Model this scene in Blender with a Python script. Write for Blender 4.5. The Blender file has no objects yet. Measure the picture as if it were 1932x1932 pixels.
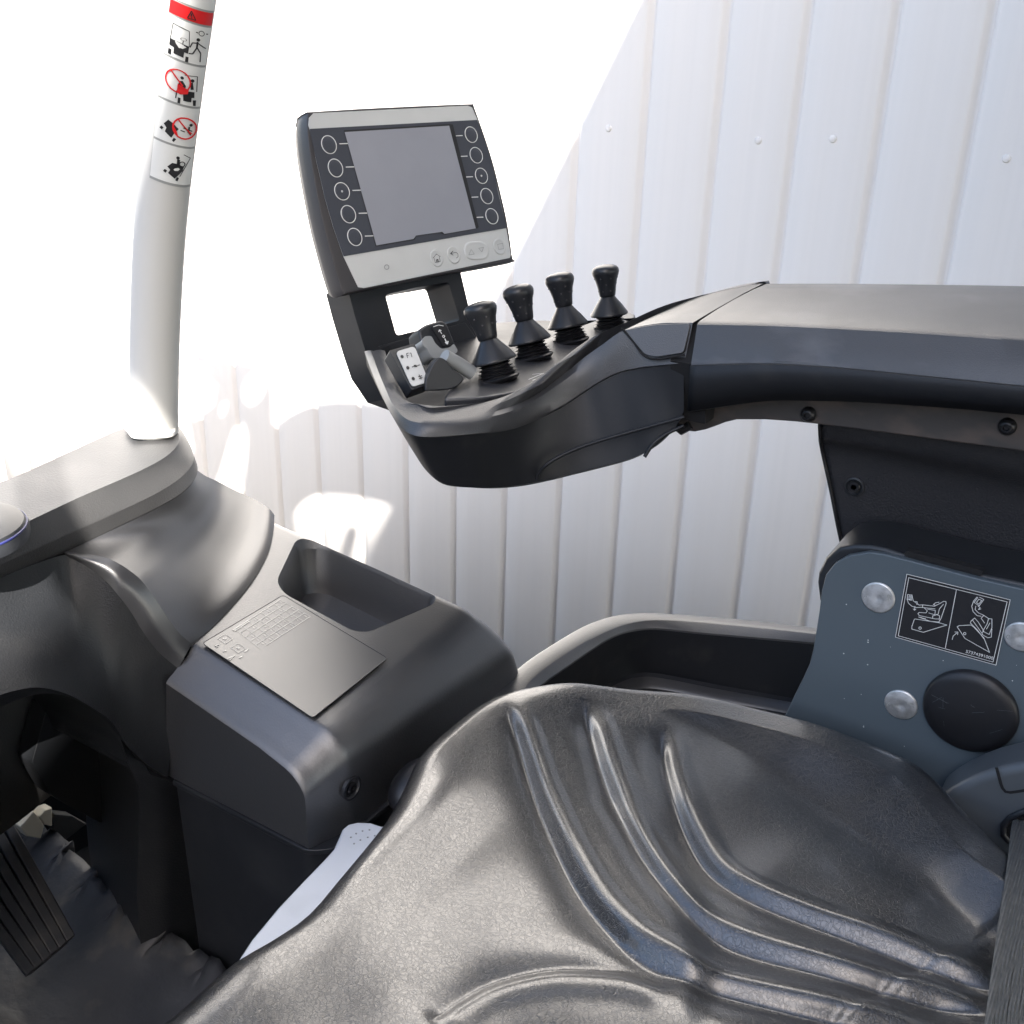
import bpy, bmesh, math, random
from math import sin, cos, pi, radians, sqrt, atan2, hypot, tan
from mathutils import Vector, Matrix
random.seed(7)
S = bpy.context.scene
COL = S.collection
# ------------------------------------------------------------------ camera
CZ = 1.75                                    # camera height above the ground
FL = 1980.; PITCH = radians(23.1); ROLL = radians(1.68); YAW = radians(32)
def _rot(v):
    return Vector((v[0]*cos(YAW)-v[1]*sin(YAW), v[0]*sin(YAW)+v[1]*cos(YAW), v[2]))
_R0 = Vector((1, 0, 0)); _U0 = Vector((0, sin(PITCH), cos(PITCH))); _F0 = Vector((0, cos(PITCH), -sin(PITCH)))
RV = _rot(_R0*cos(ROLL)+_U0*sin(ROLL)); UV = _rot(_U0*cos(ROLL)-_R0*sin(ROLL)); FV = _rot(_F0)
cam = bpy.data.cameras.new('camera'); camo = bpy.data.objects.new('camera', cam); COL.objects.link(camo)
cam.sensor_width = 36; cam.lens = 36*FL/1932; cam.clip_start = .01; cam.clip_end = 500
m = Matrix.Identity(4)
for i in range(3):
    m[i][0] = RV[i]; m[i][1] = UV[i]; m[i][2] = -FV[i]
m[2][3] = CZ
camo.matrix_world = m
S.camera = camo
# ------------------------------------------------------------------ light
SUN = Vector((-.908, 1, -1.1)).normalized()     # direction the light travels
el = math.asin(-SUN.z); az = atan2(-SUN.x, -SUN.y)
W = bpy.data.worlds.new('World'); S.world = W; W.use_nodes = True
nt = W.node_tree; sky = nt.nodes.new('ShaderNodeTexSky'); sky.sky_type = 'NISHITA'; sky.sun_disc = False
sky.sun_elevation = el; sky.sun_rotation = az; sky.air_density = 1.0; sky.dust_density = 2.3; sky.ozone_density = .8
bg = nt.nodes['Background']; bg.inputs[1].default_value = .095
nt.links.new(sky.outputs[0], bg.inputs[0])
sl = bpy.data.lights.new('sun', 'SUN'); sl.energy = 5; sl.angle = radians(.53); sl.color = (1, .95, .88)
so = bpy.data.objects.new('sun', sl); COL.objects.link(so); so.rotation_euler = SUN.to_track_quat('-Z', 'Y').to_euler(); so.location = (2, -2, 6)
S.view_settings.view_transform = 'Standard'; S.view_settings.look = 'None'
S.view_settings.exposure = 2.33; S.view_settings.gamma = 1
# ------------------------------------------------------------------ helpers
def ray(u, v):
    return FV+RV*((u-966)/FL)-UV*((v-966)/FL)
def P(u, v, x=None, y=None, z=None):
    r = ray(u, v)
    t = z/r.z if z is not None else (y/r.y if y is not None else x/r.x)
    return r*t
def PP(u, v, o, n):
    r = ray(u, v); return r*(o.dot(n)/r.dot(n))
def PY(l): return [P(u, v, y=y) for u, v, y in l]
def PZ(l, z=None): return [P(a[0], a[1], z=(a[2] if len(a) > 2 else z)) for a in l]
def resample(pts, n):
    pts = [Vector(p) for p in pts]
    if len(pts) == 2: return [pts[0].lerp(pts[1], i/(n-1)) for i in range(n)]
    q = [pts[0]*2-pts[1]]+pts+[pts[-1]*2-pts[-2]]
    dense = []
    for i in range(1, len(q)-2):
        a, b, c, d = q[i-1:i+3]
        for k in range(12):
            t = k/12
            # centripetal-ish: plain Catmull-Rom
            dense.append(.5*((2*b)+(c-a)*t+(2*a-5*b+4*c-d)*t*t+(3*b-a-3*c+d)*t**3))
    dense.append(pts[-1])
    L = [0]
    for i in range(1, len(dense)): L.append(L[-1]+(dense[i]-dense[i-1]).length)
    out = []; j = 0
    for i in range(n):
        s = L[-1]*i/(n-1)
        while j < len(L)-2 and L[j+1] < s: j += 1
        f = (s-L[j])/max(1e-9, L[j+1]-L[j]); out.append(dense[j].lerp(dense[j+1], min(1, max(0, f))))
    return out
def resample_idx(pts, n):
    pts = [Vector(p) for p in pts]; q = [pts[0]*2-pts[1]]+pts+[pts[-1]*2-pts[-2]]; out = []
    for i in range(n):
        s = (len(pts)-1)*i/(n-1); k = min(len(pts)-2, int(s)); t = s-k; a, b, c, d = q[k:k+4]
        out.append(.5*((2*b)+(c-a)*t+(2*a-5*b+4*c-d)*t*t+(3*b-a-3*c+d)*t**3))
    return out
def link(o, parent=None):
    COL.objects.link(o)
    if parent is not None: o.parent = parent
    return o
def tag(o, label=None, cat=None, group=None, kind=None):
    if label: o['label'] = label
    if cat: o['category'] = cat
    if group: o['group'] = group
    if kind: o['kind'] = kind
    return o
ORG = {}
def thing(name, label, cat, loc, group=None):
    o = bpy.data.objects.new(name, None); o.empty_display_size = .05
    loc = Vector(loc); o.location = loc+Vector((0, 0, CZ)); COL.objects.link(o); ORG[o.name] = loc
    return tag(o, label, cat, group)
def org(o):
    return ORG.get(o.name, Vector((0, 0, 0))) if o else Vector((0, 0, 0))
def finish(bm, name, mat, parent=None, smooth=38, bevel=0, seg=2, solid=0, offset=-1, subd=0, recalc=True):
    """bm is in camera-relative coordinates; links it as one mesh object"""
    if recalc: bmesh.ops.recalc_face_normals(bm, faces=bm.faces)
    o3 = org(parent)
    sh = -o3 if parent else Vector((0, 0, CZ))
    bmesh.ops.translate(bm, verts=bm.verts, vec=sh)
    for f in bm.faces: f.smooth = bool(smooth)
    if smooth and not (bevel or solid or subd):
        a = radians(smooth)
        for e in bm.edges:
            if len(e.link_faces) == 2 and e.calc_face_angle(0) > a: e.smooth = False
    me = bpy.data.meshes.new(name); bm.to_mesh(me); bm.free()
    if mat: me.materials.append(mat)
    o = bpy.data.objects.new(name, me); link(o, parent)
    if parent: ORG[o.name] = o3
    if solid:
        s = o.modifiers.new('solid', 'SOLIDIFY'); s.thickness = solid; s.offset = offset; s.use_even_offset = False
    if bevel:
        b = o.modifiers.new('bevel', 'BEVEL'); b.width = bevel; b.segments = seg; b.limit_method = 'ANGLE'; b.angle_limit = radians(32); b.harden_normals = True
    if subd:
        s = o.modifiers.new('sub', 'SUBSURF'); s.levels = subd; s.render_levels = subd
    return o
def bake(o):
    """apply the modifiers so that the parts are plain meshes"""
    dg = bpy.context.evaluated_depsgraph_get(); ev = o.evaluated_get(dg)
    me = bpy.data.meshes.new_from_object(ev); me.name = o.name
    o.modifiers.clear(); o.data = me
    return o
def V(bm, p): return bm.verts.new(p)
def grid(bm, rows, closed=False):
    vs = [[bm.verts.new(p) for p in r] for r in rows]
    n = len(vs[0])
    for i in range(len(vs)-1):
        for j in range(n if closed else n-1):
            k = (j+1) % n
            try: bm.faces.new((vs[i][j], vs[i][k], vs[i+1][k], vs[i+1][j]))
            except ValueError: pass
    return vs
def loft(curves, n=40, m=1, smooth=True):
    """rows between curves; m sub rows between two neighbours"""
    R = [resample(c, n) for c in curves]
    if m == 1: return R
    cols = []
    tot = (len(R)-1)*m+1
    for j in range(n):
        c = [r[j] for r in R]
        if smooth and len(c) > 2:
            q = [c[0]*2-c[1]]+c+[c[-1]*2-c[-2]]; out = []
            for i in range(1, len(q)-2):
                a, b, cc, d = q[i-1:i+3]
                for k in range(m):
                    t = k/m; out.append(.5*((2*b)+(cc-a)*t+(2*a-5*b+4*cc-d)*t*t+(3*b-a-3*cc+d)*t**3))
            out.append(c[-1])
        else:
            out = []
            for i in range(len(c)-1):
                for k in range(m): out.append(c[i].lerp(c[i+1], k/m))
            out.append(c[-1])
        cols.append(out)
    return [[cols[j][i] for j in range(n)] for i in range(tot)]
def mloft(name, curves, mat, parent, n=40, m=1, smooth=True, **k):
    bm = bmesh.new(); grid(bm, loft(curves, n, m, smooth)); return finish(bm, name, mat, parent, **k)
def box(bm, a, b):
    a = Vector(a); b = Vector(b)
    v = [bm.verts.new((x, y, z)) for x in (a.x, b.x) for y in (a.y, b.y) for z in (a.z, b.z)]
    for f in ((0, 1, 3, 2), (4, 6, 7, 5), (0, 4, 5, 1), (2, 3, 7, 6), (0, 2, 6, 4), (1, 5, 7, 3)): bm.faces.new([v[i] for i in f])
def prism(bm, pts, vec):
    vec = Vector(vec); a = [bm.verts.new(p) for p in pts]; b = [bm.verts.new(Vector(p)+vec) for p in pts]
    n = len(a); bm.faces.new(a); bm.faces.new(b[::-1])
    for i in range(n): bm.faces.new((a[i], b[i], b[(i+1) % n], a[(i+1) % n]))
def tube(bm, path, r, seg=16, caps=True, flat=1.0, up=None):
    path = [Vector(p) for p in path]; rows = []
    prev = None
    for i, p in enumerate(path):
        t = (path[min(i+1, len(path)-1)]-path[max(i-1, 0)]).normalized()
        if prev is None:
            a = Vector(up) if up else Vector((0, 0, 1)) if abs(t.z) < .9 else Vector((1, 0, 0))
        else: a = prev
        a = (a-t*a.dot(t)).normalized(); b = t.cross(a); prev = a
        rr = r[i] if isinstance(r, (list, tuple)) else r
        rows.append([p+(a*cos(2*pi*k/seg)*flat+b*sin(2*pi*k/seg))*rr for k in range(seg)])
    vs = grid(bm, rows, True)
    if caps:
        bm.faces.new(vs[0][::-1]); bm.faces.new(vs[-1])
    return rows
def lathe(bm, prof, o, ax, seg=40, ref=None):
    """prof: (radius, height) along axis ax from o"""
    o = Vector(o); ax = Vector(ax).normalized()
    a = ax.orthogonal().normalized() if ref is None else (Vector(ref)-ax*Vector(ref).dot(ax)).normalized(); b = ax.cross(a)
    rows = [[o+ax*h+(a*cos(2*pi*k/seg)+b*sin(2*pi*k/seg))*max(r, 1e-5) for k in range(seg)] for r, h in prof]
    vs = grid(bm, rows, True)
    bm.faces.new(vs[0][::-1]); bm.faces.new(vs[-1])
def rounded(pts, r, k=5):
    """round the corners of a closed 2-D/3-D polygon"""
    pts = [Vector(p) for p in pts]; out = []; n = len(pts)
    for i in range(n):
        p = pts[i]; a = pts[i-1]-p; b = pts[(i+1) % n]-p
        rr = r[i] if isinstance(r, (list, tuple)) else r
        d = min(rr, a.length*.48, b.length*.48)
        if d < 1e-5: out.append(p); continue
        s = p+a.normalized()*d; e = p+b.normalized()*d
        for j in range(k+1):
            t = j/k; out.append(s*(1-t)**2+p*2*t*(1-t)+e*t*t)
    return out
def plate(name, outer, holes, nrm, thick, mat, parent, bevel=0, seg=2, smooth=38, both=False):
    """flat plate with holes: outer and holes are 3-D loops in one plane; grows by thick along nrm"""
    nrm = Vector(nrm).normalized(); o = Vector(outer[0]); ux = (Vector(outer[1])-o); ux = (ux-nrm*ux.dot(nrm)).normalized(); uy = nrm.cross(ux)
    cu = bpy.data.curves.new('tmp', 'CURVE'); cu.dimensions = '2D'; cu.fill_mode = 'BOTH'
    for loop in [outer]+list(holes):
        sp = cu.splines.new('POLY'); sp.points.add(len(loop)-1); sp.use_cyclic_u = True
        for i, p in enumerate(loop):
            d = Vector(p)-o; sp.points[i].co = (d.dot(ux), d.dot(uy), 0, 1)
    co = bpy.data.objects.new('tmp', cu); COL.objects.link(co)
    dg = bpy.context.evaluated_depsgraph_get(); me = bpy.data.meshes.new_from_object(co.evaluated_get(dg))
    bpy.data.objects.remove(co); bm = bmesh.new(); bm.from_mesh(me); bpy.data.meshes.remove(me)
    bmesh.ops.remove_doubles(bm, verts=bm.verts, dist=1e-6)
    bmesh.ops.dissolve_limit(bm, angle_limit=.01, verts=bm.verts, edges=bm.edges)
    for v in bm.verts: v.co = o+ux*v.co.x+uy*v.co.y
    if thick:
        g = bmesh.ops.extrude_face_region(bm, geom=list(bm.faces))
        bmesh.ops.translate(bm, verts=[e for e in g['geom'] if isinstance(e, bmesh.types.BMVert)], vec=nrm*thick)
    return finish(bm, name, mat, parent, bevel=bevel, seg=seg, smooth=smooth)
# ------------------------------------------------------------------ materials
def mat(name, col, rough=.5, metal=0, spec=.5, bumps=(), coat=0, coatr=.1, ior=1.5, cvar=None, rvar=None, trans=0, emis=None, coati=1.5):
    """bumps: (kind, scale, strength, distance[, stretch])"""
    m = bpy.data.materials.new(name); m.use_nodes = True; nt = m.node_tree; b = nt.nodes['Principled BSDF']
    b.inputs['Base Color'].default_value = (*col, 1); b.inputs['Roughness'].default_value = rough
    b.inputs['Metallic'].default_value = metal; b.inputs['IOR'].default_value = ior; b.inputs['Specular IOR Level'].default_value = spec
    b.inputs['Coat Weight'].default_value = coat; b.inputs['Coat Roughness'].default_value = coatr
    b.inputs['Coat IOR'].default_value = coati; b.inputs['Transmission Weight'].default_value = trans
    N = nt.nodes; L = nt.links
    tc = N.new('ShaderNodeTexCoord')
    last = None
    for bp in bumps:
        kind, sc, st, di = bp[:4]
        src = tc.outputs['Object']
        if len(bp) > 4:
            mp = N.new('ShaderNodeMapping'); mp.inputs['Scale'].default_value = bp[4]
            if len(bp) > 5: mp.inputs['Rotation'].default_value = bp[5]
            L.new(src, mp.inputs['Vector']); src = mp.outputs[0]
        if kind == 'noise':
            t = N.new('ShaderNodeTexNoise'); t.inputs['Scale'].default_value = sc; t.inputs['Detail'].default_value = 3; h = t.outputs['Fac']
        elif kind == 'wave':
            t = N.new('ShaderNodeTexWave'); t.inputs['Scale'].default_value = sc; t.inputs['Distortion'].default_value = 0; h = t.outputs['Fac']
        elif kind == 'cells':
            t = N.new('ShaderNodeTexVoronoi'); t.inputs['Scale'].default_value = sc; h = t.outputs['Distance']
        else:
            nz = N.new('ShaderNodeTexNoise'); nz.inputs['Scale'].default_value = sc*.5; nz.inputs['Detail'].default_value = 2; L.new(src, nz.inputs['Vector'])
            mx = N.new('ShaderNodeMixRGB'); mx.inputs[0].default_value = .012 if kind == 'crack' else .03; L.new(src, mx.inputs[1]); L.new(nz.outputs['Color'], mx.inputs[2])
            src = mx.outputs[0]
            t = N.new('ShaderNodeTexVoronoi'); t.feature = 'DISTANCE_TO_EDGE'; t.inputs['Scale'].default_value = sc
            rr = N.new('ShaderNodeMapRange'); rr.inputs[1].default_value = 0; rr.inputs[2].default_value = .07 if kind == 'crack' else .05; rr.interpolation_type = 'SMOOTHSTEP'
            L.new(t.outputs['Distance'], rr.inputs[0]); h = rr.outputs[0]
            mk = N.new('ShaderNodeTexNoise'); mk.inputs['Scale'].default_value = sc*.16; mk.inputs['Detail'].default_value = 3; L.new(tc.outputs['Object'], mk.inputs['Vector'])
            m2 = N.new('ShaderNodeMapRange'); m2.inputs[1].default_value = .30; m2.inputs[2].default_value = .62; L.new(mk.outputs['Fac'], m2.inputs[0])
            mh = N.new('ShaderNodeMixRGB'); mh.inputs[1].default_value = (1, 1, 1, 1); L.new(m2.outputs[0], mh.inputs[0]); L.new(h, mh.inputs[2]); h = mh.outputs[0]
        L.new(src, t.inputs['Vector'])
        bn = N.new('ShaderNodeBump'); bn.inputs['Strength'].default_value = st; bn.inputs['Distance'].default_value = di
        L.new(h, bn.inputs['Height'])
        if last: L.new(last, bn.inputs['Normal'])
        last = bn.outputs[0]
    if last:
        L.new(last, b.inputs['Normal'])
    if cvar:      # (scale, colour2, lo, hi[, stretch])
        t = N.new('ShaderNodeTexNoise'); t.inputs['Scale'].default_value = cvar[0]; t.inputs['Detail'].default_value = 5
        s2 = tc.outputs['Object']
        if len(cvar) > 4:
            mp = N.new('ShaderNodeMapping'); mp.inputs['Scale'].default_value = cvar[4]; L.new(s2, mp.inputs['Vector']); s2 = mp.outputs[0]
        L.new(s2, t.inputs['Vector'])
        r = N.new('ShaderNodeMapRange'); r.inputs[1].default_value = cvar[2]; r.inputs[2].default_value = cvar[3]; L.new(t.outputs['Fac'], r.inputs[0])
        mx = N.new('ShaderNodeMixRGB'); mx.inputs[1].default_value = (*col, 1); mx.inputs[2].default_value = (*cvar[1], 1)
        L.new(r.outputs[0], mx.inputs[0]); L.new(mx.outputs[0], b.inputs['Base Color'])
    if rvar:      # (scale, rough2, lo, hi)
        t = N.new('ShaderNodeTexNoise'); t.inputs['Scale'].default_value = rvar[0]; t.inputs['Detail'].default_value = 4; L.new(tc.outputs['Object'], t.inputs['Vector'])
        r = N.new('ShaderNodeMapRange'); r.inputs[1].default_value = rvar[2]; r.inputs[2].default_value = rvar[3]
        r.inputs[3].default_value = rough; r.inputs[4].default_value = rvar[1]; L.new(t.outputs['Fac'], r.inputs[0]); L.new(r.outputs[0], b.inputs['Roughness'])
    if emis: b.inputs['Emission Color'].default_value = (*emis, 1); b.inputs['Emission Strength'].default_value = 1
    return m
M = {}
M['wall'] = mat('white_sheet_metal', (.83, .805, .775), .45, bumps=[('noise', 2.5, .10, .008, (5, 1, .6))], cvar=(60, (.81, .787, .757), .35, .7, (1, 1, .01)))
M['concrete'] = mat('grey_concrete', (.17, .165, .16), .9, bumps=[('noise', 40, .5, .004)], cvar=(3, (.14, .135, .13), .3, .7))
M['pillar'] = mat('white_paint', (.60, .595, .57), .35, bumps=[('noise', 300, .12, .0006)])
M['plastic'] = mat('grained_black_plastic', (.034, .034, .035), .50, ior=1.7, coat=.35, coatr=.45, bumps=[('cells', 700, .35, .0006), ('noise', 400, .12, .0005)], rvar=(14, .6, .35, .7), cvar=(9, (.045, .044, .044), .4, .75))
M['flank'] = mat('satin_black_plastic', (.022, .022, .024), .40, ior=1.8, coat=.8, coatr=.38, coati=1.7, bumps=[('cells', 700, .20, .0004)], cvar=(12, (.03, .03, .03), .5, .8))
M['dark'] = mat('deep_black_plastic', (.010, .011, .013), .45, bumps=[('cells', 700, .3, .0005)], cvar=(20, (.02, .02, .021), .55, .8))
M['grain'] = mat('coarse_grained_plastic', (.018, .0185, .021), .48, ior=1.8, coat=.9, coatr=.42, coati=1.8, bumps=[('cells', 600, .30, .0005)], cvar=(14, (.030, .028, .028), .55, .85))
M['panelgrain'] = mat('grained_panel_plastic', (.022, .022, .025), .6, bumps=[('cells', 560, .5, .0007)], cvar=(14, (.035, .034, .034), .55, .85))
M['smooth'] = mat('smooth_black_plastic', (.014, .0155, .019), .40, ior=1.55, bumps=[('noise', 700, .1, .0004)], rvar=(20, .52, .4, .7), cvar=(18, (.022, .024, .027), .5, .8))
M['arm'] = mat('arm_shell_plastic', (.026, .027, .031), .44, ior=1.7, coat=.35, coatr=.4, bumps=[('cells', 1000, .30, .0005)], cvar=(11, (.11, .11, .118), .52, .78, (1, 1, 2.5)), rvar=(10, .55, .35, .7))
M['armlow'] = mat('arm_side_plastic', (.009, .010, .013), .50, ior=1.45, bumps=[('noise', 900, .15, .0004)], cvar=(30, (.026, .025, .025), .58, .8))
M['leather'] = mat('black_vinyl_leather', (.010, .010, .0115), .32, ior=1.8, coat=.8, coatr=.205, coati=1.7, bumps=[('crackb', 120, .38, .0008, (1, 1.7, 1), (0, 0, .5)), ('crack', 290, .48, .0007), ('crack', 190, .45, .0008, (1.4, 1, 1), (0, 0, -.5)), ('noise', 300, .15, .0005)], rvar=(6, .42, .35, .7))
M['greymetal'] = mat('grey_painted_steel', (.085, .108, .125), .30, bumps=[('noise', 60, .10, .002), ('noise', 900, .06, .0003)])
M['darkmetal'] = mat('black_painted_steel', (.018, .02, .023), .35, bumps=[('noise', 400, .1, .0005)])
M['brownmetal'] = mat('worn_bracket_steel', (.05, .045, .043), .5, bumps=[('noise', 600, .2, .0005)], cvar=(22, (.11, .085, .07), .45, .72, (1, 1, 2)))
M['zinc'] = mat('zinc_bolt', (.80, .80, .79), .42, .85, bumps=[('noise', 260, .3, .001)], cvar=(150, (.5, .5, .48), .4, .7))
M['bolt'] = mat('black_bolt', (.02, .02, .022), .3, .4)
M['rubber'] = mat('black_rubber', (.012, .012, .014), .42, bumps=[('noise', 500, .15, .0004)])
M['knob'] = mat('knob_plastic', (.018, .019, .022), .34, bumps=[('noise', 900, .15, .0003)])
M['dispcase'] = mat('display_case_plastic', (.045, .042, .045), .45, bumps=[('cells', 1400, .25, .0003)])
M['disppanel'] = mat('light_grey_film', (.60, .61, .60), .42, cvar=(25, (.57, .58, .57), .4, .7))
M['dispdark'] = mat('dark_grey_film', (.050, .055, .070), .40)
M['screen'] = mat('screen_glass', (.29, .30, .34), .22, spec=.5, cvar=(18, (.31, .32, .36), .4, .7))
M['white'] = mat('white_print', (.75, .76, .74), .5)
M['grey'] = mat('grey_print', (.33, .34, .33), .5)
M['midgrey'] = mat('mid_grey_plastic', (.28, .29, .29), .4, bumps=[('noise', 500, .1, .0004)])
M['black'] = mat('black_print', (.015, .015, .017), .45)
M['hole'] = mat('deep_black', (.006, .006, .007), .8)
M['red'] = mat('red_print', (.70, .012, .015), .45)
M['seatpan'] = mat('white_seat_pan', (.60, .63, .67), .5, bumps=[('noise', 200, .15, .0008)], cvar=(20, (.50, .53, .56), .5, .8))
M['film'] = mat('chart_film', (.030, .031, .032), .42, ior=1.8, coat=.9, coatr=.42, coati=1.75, bumps=[('noise', 300, .05, .0004)])
M['print'] = mat('chart_print', (.26, .26, .25), .42, ior=1.8, coat=.9, coatr=.42, coati=1.75)
M['mat'] = mat('rubber_floor_mat', (.036, .038, .043), .5, bumps=[('noise', 45, .5, .004), ('noise', 400, .25, .0008)], cvar=(26, (.095, .088, .076), .55, .78), rvar=(12, .7, .4, .6))
M['webbing'] = mat('belt_webbing', (.075, .078, .075), .75, bumps=[('wave', 190, .6, .0008)], cvar=(200, (.10, .10, .095), .4, .7))
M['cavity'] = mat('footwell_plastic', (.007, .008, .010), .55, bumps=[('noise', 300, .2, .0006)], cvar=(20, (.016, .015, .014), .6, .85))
M['orange'] = mat('orange_lens', (.75, .25, .06), .25)
M['tread'] = mat('pedal_rubber', (.040, .041, .044), .45, bumps=[('noise', 500, .2, .0004)], cvar=(40, (.075, .072, .066), .5, .75))
M['navy'] = mat('navy_trim', (.02, .025, .12), .4)
M['housing'] = mat('grey_gravel', (.045, .045, .042), .55, bumps=[('noise', 200, .3, .001)])  # grey of the footwell patch that stands in for gravel
M['cream'] = mat('sun_patch_cream', (.68, .62, .48), .5)  # pale colour that paints the sun patches in the footwell
# ------------------------------------------------------------------ the place
bm = bmesh.new(); g = [V(bm, p) for p in ((-60, -60, -CZ), (60, -60, -CZ), (60, 60, -CZ), (-60, 60, -CZ))]; bm.faces.new(g)
tag(finish(bm, 'ground', M['concrete'], None, smooth=0), kind='structure')
WY = 2.3; WTOP = 2.7
wall = thing('metal_wall', 'tall white ribbed sheet metal wall behind the seat and armrest, part in bright sun', 'wall', (-1.5, WY, -CZ))
prof = []
x = -.410-.1745*44
while x < 5:
    prof += [(x-.020, 0), (x-.0165, .0015), (x-.009, .0135), (x-.0065, .0150), (x+.001, .0150), (x+.0035, .0135), (x+.0080, .0015), (x+.0105, 0)]
    prof += [(x+.055, 0), (x+.0875, -.0006), (x+.12, 0)]
    x += .1745
bm = bmesh.new()
rows = [[Vector((a, WY+b, z)) for a, b in prof] for z in (-CZ, -.6, .4, WTOP)]
grid(bm, rows); finish(bm, 'panel', M['wall'], wall, smooth=40, solid=.004, offset=1, recalc=False)
for u, v in ((1150, 242), (1432, 265), (1573, 262), (1900, 299)):
    p = P(u, v, y=WY); bm = bmesh.new(); lathe(bm, [(.013, .002), (.0125, -.0004), (.0085, -.0012), (.0082, -.0042), (.0062, -.0072), (.002, -.0084)], p, (0, 1, 0), 20)
    finish(bm, 'screw', M['wall'], wall)
bm = bmesh.new(); box(bm, (-8.2, WY-.05, WTOP), (5, WY+.4, WTOP+.09)); finish(bm, 'ridge_cap', M['wall'], wall, bevel=.01)
# added unseen roof over the rear of the truck: its slanting front edge draws the shadow edge on the wall
cz = 2.0
def cedge(y): return -1.19+.5236*cz+(2.3-y)*.332
can = thing('shade_roof', 'flat roof slab added above the truck, out of frame, to shade the right of the wall', 'roof', (1.5, 0, cz))
bm = bmesh.new(); prism(bm, [(cedge(2.24), 2.24, cz), (9, 2.24, cz), (9, -6, cz), (cedge(-6)+.16, -6, cz), (cedge(-1.57)+.16, -1.57, cz), (cedge(-1.505), -1.505, cz)], (0, 0, .06)); finish(bm, 'shade_deck', M['darkmetal'], can, smooth=0)
for k in range(4):
    bm = bmesh.new(); xx = 3+k*1.6; box(bm, (xx-.04, -5, cz-.12), (xx+.04, 2.2, cz-.003)); finish(bm, 'shade_roof_beam', M['darkmetal'], can, smooth=0)

sky_blk = thing('sky_blocker', 'dark block added behind the camera, out of frame, to cut the sky light', 'blocker', (0, -7.5, -CZ))  # unseen block added to cut low sky light from behind the camera
bm = bmesh.new(); box(bm, (-16, -12, -CZ), (16, -7.5, 1.4)); finish(bm, 'wall', mat('dark_blocker', (.05, .052, .055), .7), sky_blk, smooth=0)  # body of the added sky blocker
bm = bmesh.new(); box(bm, (-16.3, -12.3, 1.41), (16.3, -7.2, 1.6)); finish(bm, 'roof', M['darkmetal'], sky_blk, smooth=0)  # top slab of the added sky blocker
# ================================================================== overhead guard (front pillar + added shadow plate)
PYL = .56
pc = [P(u, v, y=PYL) for u, v in ((291, 850), (291, 780), (292, 650), (299, 480), (311, 330), (332, 150), (352, 0))]
d = (pc[-1]-pc[-2]).normalized(); pc += [pc[-1]+d*.15, pc[-1]+d*.53]
pc = resample(pc, 90)
guard = thing('overhead_guard', 'white painted guard pillar rising from the far end of the dashboard, with warning stickers', 'cab frame', (pc[0].x, PYL, pc[0].z))
PR = .0198
bm = bmesh.new(); prow = tube(bm, pc, PR, 40, up=(0, 1, 0)); finish(bm, 'pillar', M['pillar'], guard)
# unseen plate added and cut to shape to throw the lower shadow on the wall
def bp(u, v):
    q = P(u, v, y=WY); t = (.55-q.z)/1.1; return Vector((q.x+.908*t, q.y-t, .55))
outer = [(345, 700), (350, 676), (366, 671), (385, 673), (398, 680), (430, 683), (468, 691), (496, 703), (510, 722), (514, 750), (515, 800), (523, 806), (545, 788), (572, 775), (600, 765), (640, 761), (680, 762), (700, 766), (740, 768), (790, 776), (840, 800), (900, 860), (930, 1040), (860, 1160), (700, 1180), (560, 1120), (470, 1060), (400, 1010), (372, 960), (355, 900), (366, 850), (356, 800), (347, 760)]
h1 = [(353, 700), (362, 686), (378, 688), (385, 700), (398, 722), (412, 735), (404, 752), (408, 766), (388, 780), (366, 800), (356, 770)]
h2 = [(470, 712), (482, 702), (497, 712), (502, 735), (494, 756), (476, 770), (458, 758), (458, 730)]
h3 = [(415, 766), (430, 760), (428, 780), (418, 792)]
h4 = [(440, 812), (460, 800), (468, 830), (465, 880), (458, 930), (440, 960), (410, 950), (404, 920), (420, 880), (428, 850)]
h5 = [(553, 968), (575, 945), (600, 935), (650, 937), (700, 945), (745, 960), (762, 980), (764, 1010), (755, 1040), (735, 1075), (700, 1100), (600, 1060), (560, 1020)]
plate('shadow_plate', [bp(*p) for p in outer], [rounded([bp(*p) for p in h], .03, 3) for h in (h1, h2, h3, h4, h5)], (0, 0, 1), .006, M['pillar'], guard, smooth=0)
bm = bmesh.new(); tube(bm, [(-.08, -.262, .5), (.074, -.362, .5), (.26, -.482, .5)], .017, 16); finish(bm, 'shadow_bar', M['pillar'], guard)  # unseen bar added to cast the dark band across the dash
bm = bmesh.new(); tube(bm, [(.26, -.482, .5), (.9, -.482, .5)], .017, 16); finish(bm, 'shadow_bar', M['pillar'], guard)
# sticker wrapped round the pillar: s in [0,1] across, image row v down
def pil_at(v):
    lo, hi = 0, len(pc)-1
    best = min(range(len(pc)-1), key=lambda i: abs(projv(pc[i])-v))
    i = best if projv(pc[best]) >= v else max(0, best-1)
    a, b = projv(pc[i]), projv(pc[i+1]); f = (v-a)/(b-a) if abs(b-a) > 1e-6 else 0
    return pc[i].lerp(pc[i+1], f), (pc[i+1]-pc[i]).normalized()
def projv(q): return 966-FL*q.dot(UV)/q.dot(FV)
def stk(s, v, off=.0005):
    """s across the sticker (-1 left .. 1 right in pillar half widths)"""
    v2 = v
    c, t = pil_at(v2); vd = -c.normalized(); vd = (vd-t*vd.dot(t)).normalized(); side = t.cross(vd)
    if side.dot(RV) < 0: side = -side
    s = max(-.98, min(.98, s)); ph = math.asin(s)
    return c+(side*sin(ph)+vd*cos(ph))*(PR+off)
st = None
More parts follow.
